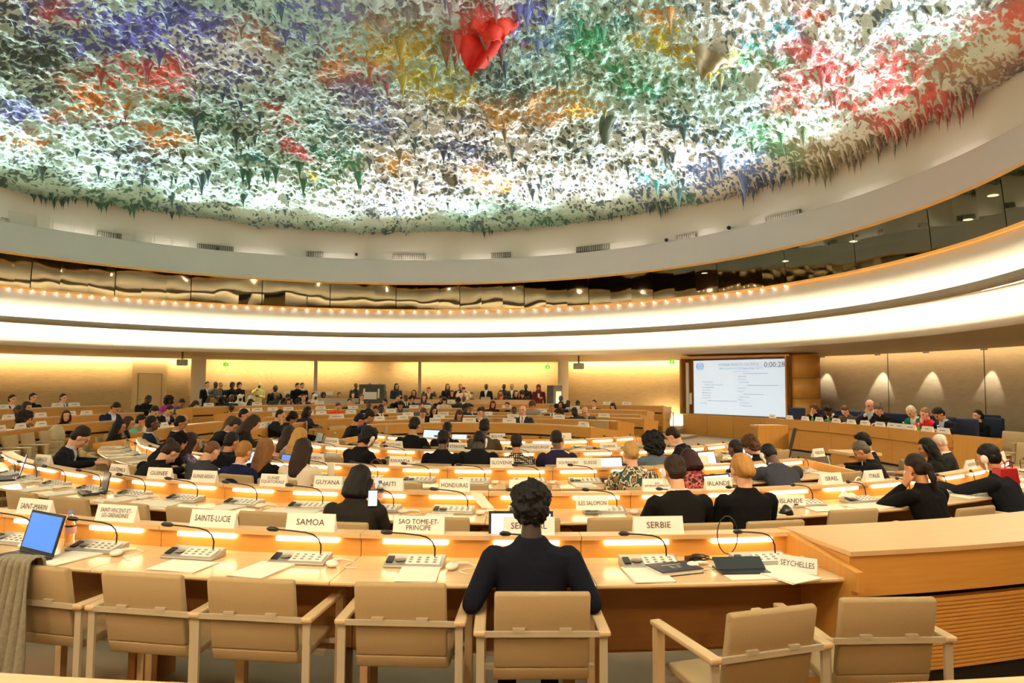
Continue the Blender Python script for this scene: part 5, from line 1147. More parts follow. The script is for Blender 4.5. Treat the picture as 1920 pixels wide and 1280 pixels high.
# black folding tablet with keyboard, book and papers beside SEYCHELLES
q = at_z(1390, 1070, .752); t = empty('tablet_keyboard', (q.x, q.y, .752), facing((q.x, q.y), -.05))
obj('keyboard_base', baked(MB().box((0, 0, .006), (.27, .15, .01)).mesh('k', [M_BLACK]), .003), t); obj('lid', MB().box((0, .10, .035), (.27, .008, .09), M=Matrix.Translation((0, .03, .03)) @ Matrix.Rotation(R_(-58), 4, 'X') @ Matrix.Translation((0, -.1, -.03))), t, mats=M_BLACK)
tag(t, 'black folding tablet with keyboard left open on the nearest desk', 'tablet')
q = at_z(1264, 1070, .752); t = empty('book', (q.x, q.y, .752), facing((q.x, q.y), .25))
obj('pages', MB().box((0, 0, .012), (.245, .165, .018)), t, mats=M_PAPER); obj('cover', MB().box((0, 0, .023), (.255, .175, .004)).box((0, 0, .001), (.255, .175, .003)), t, mats=mat('dark blue cloth cover', '#20242f', .6))
g = MB(); g.box((0, .03, .0256), (.12, .012, .0006))
for s in (-1, 1):
    for k in range(5): g.tube([(s*.012, -.035+k*.008, .0258), (s*.032, -.025+k*.008, .0258)], .0016, 4)
g.tube([(.012*math.cos(a), -.022+.014*math.sin(a), .0258) for a in [k*math.pi/6 for k in range(13)]], .0012, 4)
obj('cover_emblem', g, t, mats=mat('silver print', '#9a9890', .5)); tag(t, 'dark blue book with a silver wreath emblem on the nearest desk', 'book')
q = at_z(1470, 1078, .752); o = obj('paper_sheets', PAP[1], None, (q.x, q.y, .7525), facing((q.x, q.y), .35)); tag(o, 'stack of white papers in a clear sleeve in front of the SEYCHELLES sign', 'papers')
q = at_z(1300, 1052, .752); t = empty('cable_bundle', (q.x, q.y, .752)); obj('charger', MB().box((0, 0, .015), (.09, .045, .028), rz=.4), t, mats=M_BLACK)
obj('cable', MB().tube([(.04+.07*math.cos(k*.8)*(1-k*.03), .05*math.sin(k*.8), .008+.002*k) for k in range(16)], .004, 6), t, mats=M_BLACK); tag(t, 'black charger and coiled cable between the book and the tablet', 'cable')
t = empty('cable_loop', (0, 0, 0)); q = at_z(1372, 1040, .76); obj('cable', MB().tube([(q.x-.03+.06*math.sin(k*.42), q.y-.02, .77+.11*(1-math.cos(k*.42))) for k in range(16)], .0035, 6), t, mats=M_BLACK); tag(t, 'thin black cable looping upwards behind the folding tablet', 'cable')
# water bottle
def bottle(px, py, z, label, cap='#6a76c0', h=.21):
    q = at_z(px, py, z); t = empty('water_bottle', (q.x, q.y, z)); gm = mat('clear plastic', (.97, .97, .97), .05, trans=1.0)
    obj('bottle_body', MB().lathe([(.001, 0), (.030, 0), (.032, .01), (.030, .04), (.032, .06), (.030, .08), (.032, .11), (.030, .14), (.012, .185), (.012, .195)], n=18), t, mats=gm)
    obj('cap', MB().lathe([(.014, .19), (.014, h), (.001, h)], n=14), t, mats=mat('cap '+cap, cap, .5)); obj('paper_band', MB().lathe([(.0325, .075), (.0325, .115)], n=18), t, mats=mat('pink print', '#d8a0a0', .6)); return tag(t, label, 'bottle')
bottle(131, 1022, .752, 'clear plastic water bottle with lilac cap on the nearest desk')
bottle(712, 950, .752, 'clear water bottle with blue cap beside the woman holding a phone', '#2b50c8')
def cup(px, py, z, label, h=.15, r=.04):
    q = at_z(px, py, z); t = empty('drinking_cup', (q.x, q.y, z)); obj('cup_wall', MB().lathe([(.001, .002), (r*.8, 0), (r, h*.93), (r*1.0, h*.94)], n=18), t, mats=mat('frosted cup', '#efe6d6', .3)); obj('lid', MB().lathe([(r*1.06, h*.93), (r*1.02, h), (.001, h)], n=18), t, mats=M_WHITE); return tag(t, label, 'cup')
cup(620, 898, .752, 'tall white lidded cup on the third row right of the cream jacket', .17); cup(688, 858, .752, 'white takeaway cup with red print on the fourth row below the ETATS-UNIS sign', .13)

# red bag, brown bag, black bag, yellow pouch
def bag(px, py, z, w, h, d, col, label, rz=0, name='shopping_bag', handles=True):
    q = at_z(px, py, z); t = empty(name, (q.x, q.y, z), rz); m = mat('bag '+col, col, .35, bump=(9, .8, .03))
    b = MB(); V = []; 
    for k, (f, zz) in enumerate([(1, 0), (1.03, h*.3), (1.0, h*.7), (.96, h)]):
        V += [(-w/2*f, -d/2*(1.2-zz/h*.5), zz), (w/2*f, -d/2*(1.2-zz/h*.5), zz), (w/2*f, d/2*(1.2-zz/h*.5), zz), (-w/2*f, d/2*(1.2-zz/h*.5), zz)]
    b.add(V, [(3, 2, 1, 0)]+[(i*4+j, i*4+(j+1) % 4, i*4+4+(j+1) % 4, i*4+4+j) for i in range(3) for j in range(4)]+[(12, 13, 14, 15)])
    me = baked(b.mesh('bag_body', [m]), .012); obj('bag_body', me, t)
    if handles:
        for s in (-1, 1): obj('handle', MB().tube([(w*.22*math.cos(a), s*d*.3, h+.07*math.sin(a)) for a in [k*math.pi/8 for k in range(9)]], .006, 6), t, mats=m)
    return tag(t, label, 'bag')
bag(1886, 930, .752, .22, .26, .12, '#a8121c', 'shiny red carrier bag standing on the second row at the right edge', .3)
bag(705, 888, .752, .26, .09, .16, '#4a2018', 'brown leather handbag lying on the third row behind the black bob', 0, 'handbag', True)
bag(226, 831, .752, .16, .05, .09, '#b8c418', 'yellow green pouch at the end of the left block desk', .3, 'pouch', False)
bag(1550, 880, .752, .14, .05, .08, '#c4201c', 'crumpled red cloth on the desk below the VENEZUELA sign', .2, 'red_cloth', False)
bag(365, 770, .90, .22, .10, .12, '#b82018', 'small red pouch on the far desk right of the white shawl', .2, 'pouch', False)
q = at_d(1473, 985, 5.4); t = empty('black_jacket', (q.x, q.y, 0)); obj('folded_cloth', noisy(blob([('e', (0, 0, .55), (.10, .12, .16)), ('e', (.03, .02, .40), (.12, .14, .12)), ('e', (0, 0, .72), (.07, .06, .12))], .012), .03, .09), t); t.children[0].data.materials.append(mat('glossy black cloth', '#0a0a0b', .3)); tag(t, 'shiny black jacket bundled between two empty chairs of the second row', 'jacket')
for p_, s_ in (((q.x, q.y, .15), 1),): obj('hanging_sleeve', MB().tube([(0, 0, .35), (.02, .02, .2), (0, .03, .0)], [.06, .05, .04], 8), t, mats=MATS['glossy black cloth'])
# curled card standing on the second row, folded tissue, watch-like headphones
q = at_z(897, 955, .752); t = empty('curled_card', (q.x, q.y, .752), .2)
b = MB(); V = []
for k in range(9): a = k/8; V += [(-.06+.09*a**1.5, .0, .03+.13*(1-a)), (.05+.09*a**1.5, .03, .02+.12*(1-a)*1.0)]
b.add(V, [(2*k, 2*k+1, 2*k+3, 2*k+2) for k in range(8)]); me = evald(b.mesh('curled_sheet', [M_PAPER]), [('SOLIDIFY', dict(thickness=.002))]); obj('curled_sheet', me, t, (0, 0, -.02))
obj('cord', MB().tube([(.06+.07*math.sin(k*.5), -.04-.02*k*.5, .01+.0*k) for k in range(9)], .004, 6), t, mats=M_WHITE); tag(t, 'curled white card standing on the second row behind the SAO TOME sign', 'card')
q = at_z(1610, 925, .752); t = empty('headphones', (q.x, q.y, .752), .5); obj('headband', MB().tube([(.075*math.cos(a), 0, .02+.13*math.sin(a)) for a in [k*math.pi/10 for k in range(11)]], .008, 6), t, mats=M_WHITE)
for s in (-1, 1): obj('ear_cup', MB().ell((s*.075, 0, .035), (.022, .036, .036), 12), t, mats=M_BLACK)
tag(t, 'black and white headphones standing on the second row below the ITALIE sign', 'headphones')
q = at_z(1590, 938, .752); t = obj('crumpled_tissue', noisy(blob([('e', (0, 0, .03), (.08, .05, .03)), ('e', (-.03, 0, .05), (.03, .03, .03))], .006), .02, .03), None, (q.x, q.y, .752)); t.data.materials.append(M_PAPER); tag(t, 'crumpled white tissue on the second row left of the headphones', 'tissue')
# phone held up by the woman with the black bob
q = at_d(699, 934, 4.95); t = empty('phone', (q.x, q.y, q.z), .1); obj('phone_case', baked(MB().box((0, 0, 0), (.07, .009, .12)).mesh('pc', [M_BLACK]), .004), t); obj('screen', MB().box((0, -.0052, 0), (.062, .001, .106)), t, mats=SCR1); t.rotation_euler.x = -.25; tag(t, 'phone with bright screen held up by the woman with the black bob', 'phone')
q = at_d(1010, 741, 24.97); t = empty('phone', (q.x, q.y, q.z)); obj('phone_case', MB().box((0, 0, 0), (.07, .01, .14)), t, mats=M_WHITE); tag(t, 'white phone in the hands of the woman in the maroon coat', 'phone')
# grey scarf over the leftmost chair back
q = ring_hit(58, 10.34, CS, False, 1070); t = empty('grey_scarf', (q[0], q[1], 0), face_to(q)); b = MB(); nn_, mm_ = 22, 22; V = []
for i in range(mm_):
    s = i/(mm_-1); L = s*1.15-.12
    yy, zz = ((.035-L*.0, .885+L*.2) if L < 0 else (-.035-.03*s, .885-L*.55))
    if L < 0: yy, zz = .035, .885+L*1.2
    for j in range(nn_):
        u = j/(nn_-1)-.5; V.append((-.05+u*(.20+.10*s), yy-.05*s+.016*math.sin(u*34+s*3)-.02*(1-abs(u)*2)*s, zz-.03*abs(u)*s))
b.add(V, [(i*nn_+j, i*nn_+j+1, (i+1)*nn_+j+1, (i+1)*nn_+j) for i in range(mm_-1) for j in range(nn_-1)])
me = evald(b.mesh('knit_cloth', [mat('grey knit', '#837b66', .95, bump=(160, .8, .006), noise=(60, .3))]), [('SOLIDIFY', dict(thickness=.012)), ('SUBSURF', dict(levels=1, render_levels=1))]); me.polygons.foreach_set('use_smooth', [True]*len(me.polygons))
obj('knit_cloth', me, t); tag(t, 'grey knitted scarf hanging over the back of the leftmost chair', 'scarf')
# pale jacket draped over a chair of the left block
q = Vector((*polar(8.66, 183), 0)); o = obj('draped_coat', noisy(blob([('e', (0, 0, .72), (.24, .09, .20)), ('e', (0, -.05, .5), (.22, .08, .2))], .02), .03, .12), None, (q.x, q.y, 0), face_to((q.x, q.y))); o.data.materials.append(mat('beige coat cloth', '#cbbb98', .9)); tag(o, 'light beige coat hung over a chair back in the left block', 'coat')

# ---------------------------------------------------------------- dais, screen wall, lectern
def ribbon(name, pts, z0, z1, th, parent, m, joints=True):
    b = MB(); P = [Vector((p[0], p[1], 0)) for p in pts]
    for i in range(len(P)-1):
        d = (P[i+1]-P[i]); L = d.length; c = (P[i]+P[i+1])/2; nr = Vector((-d.y, d.x, 0)).normalized()*th/2; g = d.normalized()*.004
        V = [P[i]+g-nr, P[i+1]-g-nr, P[i+1]-g+nr, P[i]+g+nr]; V = [v+Vector((0, 0, z0)) for v in V]+[v+Vector((0, 0, z1)) for v in V]
        b.add(V, [(3, 2, 1, 0), (4, 5, 6, 7), (0, 1, 5, 4), (1, 2, 6, 5), (2, 3, 7, 6), (3, 0, 4, 7)])
    return obj(name, b, parent, mats=m)
DL = [(6.60, 17.75), (7.05, 16.9), (7.38, 15.95), (7.6, 15.0), (7.74, 14.05), (7.8, 13.1), (7.82, 12.2)]
struct('trim_40', MB().add([(6.2, 19.5, 0), (6.9, 16.8, 0), (7.4, 14.5, 0), (7.5, 11.2, 0), (13, 10.5, 0), (13, 20, 0), (6.2, 19.5, .12), (6.9, 16.8, .12), (7.4, 14.5, .12), (7.5, 11.2, .12), (13, 10.5, .12), (13, 20, .12)],
    [(6, 11, 10, 9, 8, 7)]+[(i, (i+1) % 6, 6+(i+1) % 6, 6+i) for i in range(6)]), M_CARPET)
t = empty('dais_desk')
ribbon('upper_panel', DL, .66, .90, .04, t, M_WOOD); ribbon('lower_panel', [(p[0]+.05, p[1]) for p in DL], .17, .645, .03, t, M_WOOD); ribbon('shadow_gap', [(p[0]+.085, p[1]) for p in DL], .10, .68, .02, t, M_GAP)
ribbon('desk_surface', [(p[0]+.33, p[1]+.0) for p in DL], .80, .83, .62, t, M_TOP)
b = MB(); b.add([(7.82, 12.2, .2), (8.30, 11.9, .2), (8.42, 11.72, .86), (7.84, 12.18, .90), (7.84, 12.24, .2), (8.32, 11.94, .2), (8.44, 11.76, .86), (7.86, 12.22, .90)], [(0, 1, 2, 3), (7, 6, 5, 4), (0, 3, 7, 4), (1, 5, 6, 2), (3, 2, 6, 7), (0, 4, 5, 1)]); obj('end_panel', b, t, mats=M_WOOD)
tag(t, 'long oak dais desk with nine officials and a row of white signs', 'desk')
for k, (px, dk) in enumerate([(1510, 0), (1537, 0), (1567, 0), (1595, 0), (1622, 0), (1650, 0), (1674, 0), (1687, 0), (1706, 0), (1739, 0), (1768, 0), (1450, 0), (1481, 0)]):
    best = min(((abs(ray(px, 790).x/ray(px, 790).y-(p0[0]+(p1[0]-p0[0])*s)/(p0[1]+(p1[1]-p0[1])*s)), p0[0]+(p1[0]-p0[0])*s, p0[1]+(p1[1]-p0[1])*s) for p0, p1 in zip(DL, DL[1:]) for s in [i/20 for i in range(21)]))
    te = empty('nameplate', (best[1]+.07, best[2], .902-.0), -math.pi/2-.15+math.pi*.0); obj('card', TENTW, te); te.rotation_euler.z = -math.pi/2+.1
    o = obj('lettering', SM[k % 3], te); o.rotation_euler = (math.atan2(PH_, PD_/2), 0, 0); o.location = (0, -PD_/4-.002, PH_*.52)
    te.location.z = .90; te.location.x = best[1]+.0; tag(te, 'small white sign on the dais, %s from the left among the officials' % ORD[(k+2) if k < 11 else k-11], 'nameplate')
for px, lab in [(1527, 'small green bottle beside the woman with brown curls'), (1556, 'small green bottle beside the second official'), (1699, 'small green bottle left of the emerald green jacket'), (1728, 'small green bottle in front of the emerald green jacket'), (1762, 'small green bottle in front of the scarlet jacket')]:
    best = min(((abs(ray(px, 790).x/ray(px, 790).y-(p0[0]+.3+(p1[0]-p0[0])*s)/(p0[1]+(p1[1]-p0[1])*s)), p0[0]+.3+(p1[0]-p0[0])*s, p0[1]+(p1[1]-p0[1])*s) for p0, p1 in zip(DL, DL[1:]) for s in [i/20 for i in range(21)]))
    te = empty('green_bottle', (best[1]-.05, best[2], .832)); obj('bottle_body', MB().lathe([(.001, 0), (.028, 0), (.03, .1), (.012, .15), (.012, .17)], n=12), te, mats=mat('green plastic', '#2f8a2a', .3)); obj('cap', MB().lathe([(.013, .165), (.013, .185), (.001, .185)], n=10), te, mats=M_WHITE); tag(te, lab, 'bottle')
def office_chair(x, y, z, rz, label):
    t = empty('office_chair', (x, y, z), rz)
    obj('backrest', baked(MB().box((0, -.24, .74), (.48, .08, .56)).mesh('b', [M_BLUEF]), .03), t); obj('seat', baked(MB().box((0, 0, .44), (.50, .48, .09)).mesh('s', [M_BLUEF]), .03), t)
    obj('gas_column', MB().tube([(0, 0, .08), (0, 0, .42)], .03, 10), t, mats=M_BLACK)
    for s in (-1, 1): obj('armrest', MB().tube([(s*.26, -.1, .44), (s*.29, -.1, .60), (s*.29, -.14, .64), (s*.29, .16, .64)], .022, 8), t, mats=M_BLACK)
    for k in range(5):
        a = k*2*math.pi/5; o = obj('base_leg', MB().tube([(0, 0, .10), (.28*math.cos(a), .28*math.sin(a), .06)], .018, 6), t, mats=M_BLACK); obj('castor', MB().ell((.28*math.cos(a), .28*math.sin(a), .032), .03, 8), o, mats=M_BLACK)
    return tag(t, label, 'chair')
q = at_z(1843, 868, .12); office_chair(q.x, q.y, .12, 1.9, 'dark blue swivel office chair standing empty at the right end of the dais')
for px, py, d, pose, hair, hc, sk, top, desc, sh in DA:
    q = at_d(px, py, d-.02); r_z = face_to((q.x, q.y), CD); office_chair(q.x+math.sin(r_z)*.05, q.y-math.cos(r_z)*.05, .12, r_z, 'dark blue office chair taken by the '+' '.join(desc.split()[:9]))
for px, d in [(1690, 15.0), (1578, 16.9), (1487, 18.6), (1718, 14.6)]:
    q = at_d(px, 780, d); office_chair(q.x, q.y, .12, face_to((q.x, q.y), CD), 'empty dark blue office chair on the dais at %s' % {1690: 'the gap left of the green jacket', 1578: 'the right of the second official', 1487: 'its far left end by the screen', 1718: 'the back of the white-haired woman'}[px])
for k, (px, d, l) in enumerate([(1884, 12.3, 'sand chair with black bag at the right wall beyond the blue swivel chair'), (1912, 11.2, 'sand chair cut by the right picture edge by the wall')]):
    q = at_d(px, 830, d); chair((q.x, q.y), 1.9, l, .12 if d > 11.6 else 0, proto=CH2)
# screen unit
S0, S1 = Vector((6.05, 24.3, 0)), Vector((8.6, 21.3, 0)); sd = (S1-S0).normalized(); sn = Vector((sd.y, -sd.x, 0)); 
if sn.dot(Vector((0, 0, 0))-S0) < 0: sn = -sn
sa = math.atan2(sd.y, sd.x); SLEN = (S1-S0).length
t = empty('screen_cabinet', tuple(S0), sa)
# local x runs along the cabinet, local -y faces the hall
for k in range(4): obj('base_panel', MB().box((.06+(k+.5)*SLEN/4, .25, .35), (SLEN/4-.012, .6, .70)), t, mats=M_WOOD)
obj('top_rail', MB().box((SLEN/2+.03, .2, 2.68), (SLEN+.1, .5, .07)), t, mats=M_WOOD); obj('side_post', MB().box((-.03, .2, 1.68), (.07, .5, 1.94)), t, mats=M_WOODD); obj('side_post', MB().box((SLEN+.04, .1, 1.68), (.05, .6, 1.94)), t, mats=M_WOOD)
obj('back_board', MB().box((SLEN/2, .46, 1.68), (SLEN, .03, 1.94)), t, mats=M_WOODD)
obj('white_rod', MB().box((.16, .1, 1.63), (.10, .06, 1.78)), t, mats=M_WHITE); obj('rod_bracket', MB().box((.27, .12, 1.25), (.08, .05, .40)), t, mats=M_WHITE)
tag(t, 'oak cabinet framing the big projection screen', 'cabinet')
t = empty('projection_screen', tuple(S0), sa); x0, x1, z0, z1 = .42, SLEN-.0, .74, 2.58; wS, hS = x1-x0, z1-z0
obj('screen_panel', MB().box(((x0+x1)/2, .12, (z0+z1)/2), (wS, .04, hS)), t, mats=mat('lit screen', '#cfe2f4', .4, emit=.70, ecol=hx('#cbe1f6')))
obj('screen_bezel', MB().box(((x0+x1)/2, .13, z1+.03), (wS, .05, .05)), t, mats=M_BLACK)
M_ST = mat('screen lettering', '#8fa6bd', .5, emit=.35, ecol=hx('#8fa6bd')); M_SD = mat('screen clock', '#5c6168', .5, emit=.15, ecol=hx('#5c6168'))
def stext(s, cx, cz, w, h, m=M_ST):
    me = text_mesh(s, w, h, m=m); o = obj('screen_text', me, t, (x0+cx*wS, .095, z1-cz*hS)); o.rotation_euler = (math.pi/2, 0, 0)
stext('HUMAN RIGHTS COUNCIL', .50, .085, 1.5, .10); stext('36th session (11-29 September 2017)', .52, .16, 1.9, .10); stext('Report of the Working Group', .52, .215, 1.3, .045)
me = text_mesh('0:00:28', 1.2, .17, m=M_SD); o = obj('clock_digits', me, t, (x0+.86*wS, .095, z1-.095*hS)); o.rotation_euler = (math.pi/2, 0, 0)
g = MB()
for r in (.05, .08, .11): g.tube([(r*math.cos(a), 0, r*math.sin(a)) for a in [k*math.pi/12 for k in range(25)]], .006, 4)
for a in (0, 45, 90, 135): g.tube([(.11*math.cos(R_(a)), 0, .11*math.sin(R_(a))), (-.11*math.cos(R_(a)), 0, -.11*math.sin(R_(a)))], .004, 4)
for s in (-1, 1): g.tube([(s*.14*math.cos(a), 0, .14*math.sin(a)) for a in [-1.2+k*.22 for k in range(11)]], .012, 4)
obj('wreath_emblem', g, t, (x0+.075*wS, .096, z1-.105*hS), mats=mat('emblem blue', '#7aa0d8', .5, emit=.4, ecol=hx('#7aa0d8')))
for k, (cx, cz, w) in enumerate([(.16, .40, .42), (.18, .455, .75), (.16, .505, .45), (.15, .555, .36), (.15, .605, .38), (.15, .655, .36), (.15, .70, .33), (.22, .75, 1.1), (.13, .80, .28), (.60, .25, .9), (.55, .30, .3), (.55, .355, .3), (.56, .405, .36), (.64, .46, 1.1), (.55, .515, .3), (.54, .565, .22), (.60, .62, .75), (.56, .67, .36), (.54, .72, .2), (.56, .775, .36), (.57, .83, .42)]):
    obj('text_line', MB().box((x0+cx*wS+(w/2-.2), .097, z1-cz*hS), (w, .002, .015)), t, mats=M_ST)
tag(t, 'large bright screen listing speakers with a countdown clock', 'screen')
# oak column right of the screen
t = empty('oak_column', (S1.x+.42, S1.y-.35, 0)); 
for k, (za, zb) in enumerate([(0, .70), (.71, 1.33), (1.34, 1.96), (1.97, 2.66)]): obj('column_panel', MB().lathe([(.001, za), (.40, za), (.40, zb), (.001, zb)], n=28), t, mats=M_WOOD)
tag(t, 'round oak column between the projection screen and the taupe wall', 'column')
# lectern and leaning monitor
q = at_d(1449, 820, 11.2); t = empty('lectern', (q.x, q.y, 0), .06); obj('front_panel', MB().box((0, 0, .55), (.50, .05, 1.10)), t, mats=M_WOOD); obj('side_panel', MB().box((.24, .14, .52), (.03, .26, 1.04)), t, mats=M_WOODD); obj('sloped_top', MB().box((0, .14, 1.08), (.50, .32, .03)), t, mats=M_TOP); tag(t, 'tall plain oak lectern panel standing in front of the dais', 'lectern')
q = at_d(1484, 822, 10.9); t = empty('leaning_monitor', (q.x, q.y, 0)); T = Matrix.Translation((0, 0, .84)) @ Matrix.Rotation(R_(14), 4, 'Y') @ Matrix.Rotation(R_(68), 4, 'Z'); obj('monitor_panel', MB().box((0, 0, 0), (.62, .05, .46), M=T @ Matrix.Rotation(0, 4, 'X')), t, mats=M_BLACK)
obj('stand', MB().box((.04, 0, .31), (.06, .06, .62)), t, mats=M_DARKM); obj('foot', MB().box((.04, 0, .01), (.3, .3, .02)), t, mats=M_DARKM); tag(t, 'slim black monitor seen edge-on, tilted beside the lectern', 'monitor')
q = at_d(1602, 850, 9.2); t = empty('oak_box', (q.x, q.y, 0), .1); obj('box_body', baked(MB().box((0, 0, .42), (.42, .42, .84)).mesh('bb', [M_WOOD]), .01), t); obj('box_lid', MB().box((0, 0, .86), (.46, .48, .035)), t, mats=M_TOP); tag(t, 'low oak box desk beside the white tablet and bearded man', 'box')
# ---------------------------------------------------------------- far wall fittings
def wall_pt(px, r, py=700): return ring_hit(px, r, CR, True, py)
x, y = wall_pt(281, RW-.02); a = face_to((x, y), CR); t = empty('door', (x, y, 0), a); del t
wd = MB(); wd.box((0, 0, 1.35), (1.22, .12, 2.70)); o = struct('trim_50', wd, mat('cream door surround', '#e2cc9c', .6), loc=(x, y, 0), rz=a)
o = struct('door_1', MB().box((0, .08, 1.02), (.82, .04, 2.04)), mat('cream door leaf', '#d8c08e', .5), loc=(x, y, .0), rz=a)
obj('door_edge', MB().box((-.42, .085, 1.02), (.012, .042, 2.06)).box((.42, .085, 1.02), (.012, .042, 2.06)).box((0, .085, 2.05), (.85, .042, .012)), o, mats=mat('door joint', '#6a5a40', .6)); obj('door_handle', MB().box((.34, .13, 1.02), (.1, .04, .02)), o, mats=M_ALU)
for px, r, rad, lab in [(372, 15.3, .27, 'pale round column left of the back wall bay'), (1056, 15.4, .22, 'pale round column right of the back wall bay')]:
    x, y = wall_pt(px, r); t = empty('round_column', (x, y, 0)); obj('shaft', MB().lathe([(rad, 0), (rad, 2.75)], n=28), t, mats=mat('cream column paint', '#d9cdb4', .7)); obj('base_ring', MB().lathe([(rad+.02, 0), (rad+.02, .1), (rad, .1)], n=28), t, mats=M_ALU); tag(t, lab, 'column')
for px, lab in [(592, 'thin white post in front of the back wall, left one'), (787, 'thin white post in front of the back wall, right one')]:
    x, y = wall_pt(px, 15.6); t = empty('post', (x, y, 0)); obj('shaft', MB().box((0, 0, 1.37), (.12, .12, 2.74)), t, mats=mat('pale post paint', '#cfc6b4', .6)); obj('foot_plate', MB().box((0, 0, .01), (.2, .2, .02)), t, mats=M_ALU); tag(t, lab, 'post')
for px, py, lab in [(341, 678, 'grey ceiling loudspeaker left of the left column'), (1085, 685, 'grey ceiling loudspeaker right of the right column')]:
    x, y = wall_pt(px, 13.8); d = ray(px, py); z = EYE+d.z*y/d.y; t = empty('loudspeaker', (x, y, z), face_to((x, y), CR)); 
    obj('speaker_body', baked(MB().box((0, 0, -.02), (.36, .26, .24)).mesh('sp', [mat('speaker grey', '#7e7568', .6)]), .03), t); obj('ceiling_bracket', MB().box((0, 0, .2), (.05, .05, .36)), t, mats=M_DARKM); tag(t, lab, 'loudspeaker')
for px, py, lab in [(423, 683, 'green exit sign left, beside the left column'), (1027, 688, 'green exit sign beside the right column'), (1260, 678, 'green exit sign left of the projection screen')]:
    x, y = wall_pt(px, 15.5); d = ray(px, py); z = EYE+d.z*y/d.y; t = empty('exit_sign', (x, y, z), face_to((x, y), CR)+math.pi); obj('sign_face', MB().box((0, 0, 0), (.20, .03, .15)), t, mats=mat('exit green', '#58c832', .5, emit=1.0, ecol=hx('#58d030')))
    obj('running_figure', MB().box((.01, -.018, .0), (.025, .004, .07)).ell((.02, -.018, .05), (.014, .003, .014), 8).box((-.02, -.018, -.03), (.05, .004, .018)).box((.04, -.018, .01), (.04, .004, .014)), t, mats=mat('exit white', '#e8f8e0', .5, emit=.8, ecol=hx('#e8f8e0'))); obj('hanger', MB().box((0, 0, .14), (.02, .02, .16)), t, mats=M_WHITE); tag(t, lab, 'exit sign')
# downlights washing the taupe wall, and small ceiling cans
for k, px in enumerate((1542, 1645, 1736, 1845)):
    x, y = ring_hit(px, RW-.28, CR, True, 660); xw, yw = ring_hit(px, RW, CR, True, 660)
    spot('wall_wash', (x, y, 2.60), (x*.3+xw*.7, y*.3+yw*.7, 1.2), 60 if k != 1 else 95, (1, .88, .68), 46, .3, .02)
    t = empty('ceiling_can', (x, y, 2.62)); obj('can_ring', MB().lathe([(.06, 0), (.075, 0), (.075, .06)], n=16), t, mats=M_WHITE); tag(t, 'round downlight over the taupe wall, %s from the left' % ORD[k], 'lamp')
for px in (1665, 1846):
    x, y = ring_hit(px, RW-.006, CR, True, 700); struct('trim_%d' % (60+px % 7), MB().box((0, 0, 1.35), (.012, .01, 2.7)), M_GAP, loc=(x, y, 0), rz=face_to((x, y), CR))
# glowing niche at the foot of the wall beside the screen
a0, a1 = aw(1225, 16.1), aw(1276, 16.1); o = obj('foot_light', MB().sweep([(16.05, .02), (16.15, .02), (16.15, .32), (16.05, .32)], CR, a0, a1, n=4), mats=M_COVE); tag(o, 'glowing strip along the wall foot left of the screen cabinet', 'light strip')
# rear desks on the platform
def rear_desk(px0, px1, dep, zt, h, label, m=None):
    q0, q1 = at_d(px0, 750, dep), at_d(px1, 750, dep); t = empty('rear_desk', ((q0.x+q1.x)/2, dep, .2)); w = q1.x-q0.x
    obj('front_panel', MB().box((0, 0, (zt-.2)/2), (w, .04, zt-.2)), t, mats=m or M_LEDGE); obj('desk_surface', MB().box((0, .28, zt-.23), (w, .56, .03)), t, mats=M_TOP); obj('end_panel', MB().box((w/2-.02, .28, (zt-.2)/2), (.03, .5, zt-.2)), t, mats=M_WOOD); return tag(t, label, 'desk')
rear_desk(594, 675, 25.5, 1.16, .9, 'grey-fronted rear desk left of the screen cabinet', mat('grey laminate', '#b6ab98', .6)); rear_desk(725, 1000, 25.5, 1.14, .9, 'long pale rear desk under the standing group right of the screen cabinet'); 
for px0, px1, lab in [(440, 476, 'pale high box desk behind the yellow dress'), (760, 782, 'pale high box against the back wall behind the maroon top'), (880, 898, 'pale high box against the back wall, second from the right'), (980, 1022, 'pale high box against the back wall at its right end')]:
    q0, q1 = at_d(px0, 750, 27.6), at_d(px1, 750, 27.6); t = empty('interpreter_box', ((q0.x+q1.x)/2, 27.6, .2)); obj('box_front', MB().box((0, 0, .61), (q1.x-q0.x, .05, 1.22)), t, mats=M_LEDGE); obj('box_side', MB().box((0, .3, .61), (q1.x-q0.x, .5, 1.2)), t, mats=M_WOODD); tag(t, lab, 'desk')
q = at_d(698, 745, 24.8); t = empty('screen_stand', (q.x, q.y, .18)); obj('screen_housing', baked(MB().box((0, 0, 1.15), (.92, .30, .72)).mesh('sh', [mat('charcoal housing', '#3b3a38', .6)]), .02), t)
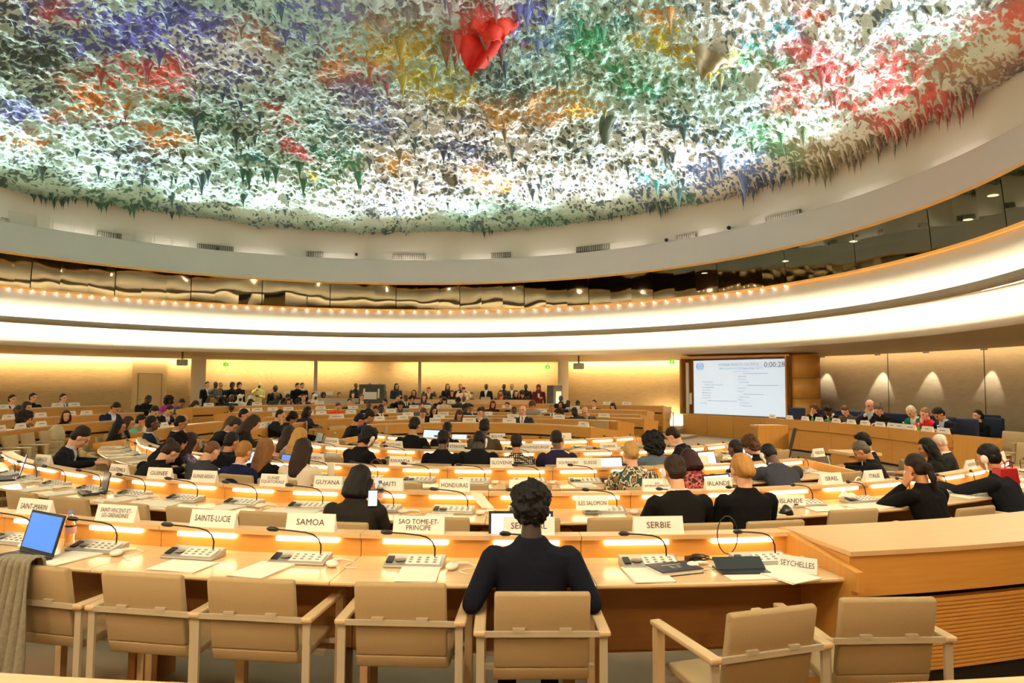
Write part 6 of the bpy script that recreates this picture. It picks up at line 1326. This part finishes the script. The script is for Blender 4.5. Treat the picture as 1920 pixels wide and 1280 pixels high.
for s in (-1, 1): obj('white_bracket', MB().box((s*.26, -.17, 1.18), (.06, .04, .34)), t, mats=M_WHITE)
obj('white_panel', MB().box((-.05, -.19, 1.1), (.50, .03, .26)), t, mats=M_WHITE); obj('pedestal', MB().box((0, 0, .4), (.3, .2, .8)), t, mats=M_DARKM); tag(t, 'big charcoal monitor housing seen from behind with white brackets, before the back wall', 'monitor')
q = at_d(1040, 745, 24.9); t = empty('screen_stand', (q.x, q.y, .18), 1.15); obj('screen_housing', baked(MB().box((0, 0, 1.15), (.92, .26, .72)).mesh('sh2', [MATS['charcoal housing']]), .02), t); obj('white_panel', MB().box((0, -.15, 1.08), (.5, .03, .42)), t, mats=M_WHITE); obj('pedestal', MB().box((0, 0, .4), (.3, .2, .8)), t, mats=M_DARKM); tag(t, 'charcoal monitor housing turned sideways beside the right column', 'monitor')
for px, py, lab in [(539, 737, 'white sign on a thin stand left of the two standing men'), (617, 737, 'white sign on a thin stand at the rear desk right of the thin post'), (593, 737, 'white sign on a stand in front of the thin post')]:
    q = at_d(px, py, 26.2); t = empty('sign_stand', (q.x, q.y, .2)); obj('sign_board', MB().box((0, 0, q.z-.2), (.26, .02, .15)), t, mats=M_CARD); obj('pole', MB().tube([(0, .02, 0), (0, .02, q.z-.25)], .012, 6), t, mats=M_ALU); tag(t, lab, 'sign')
for px, py, lab in [(911, 741, 'laptop at the rear desk before the man in black jacket'), ]:
    q = at_d(px, py, 25.8); laptop((q.x, q.y), math.pi, .99+.2-.2, lab, w=.36, base=M_SILVER)
q = at_d(1065, 763, 24.2); o = obj('base_light', MB().box((0, 0, .52), (1.6, .06, .16)), None, (q.x+.2, q.y, .18), mats=M_COVE); tag(o, 'bright light strip low behind the last far row near the right column', 'light strip')
# small ceiling fittings of the low soffit on the left bay
for p in (CON, EARX, CH, CH2, SCH):
    if not p.get('_used'):
        for c_ in list(p.children): bpy.data.objects.remove(c_)
        bpy.data.objects.remove(p)
SC.collection.children.link(COL)
for o in SC.objects:
    if '_used' in o: del o['_used']
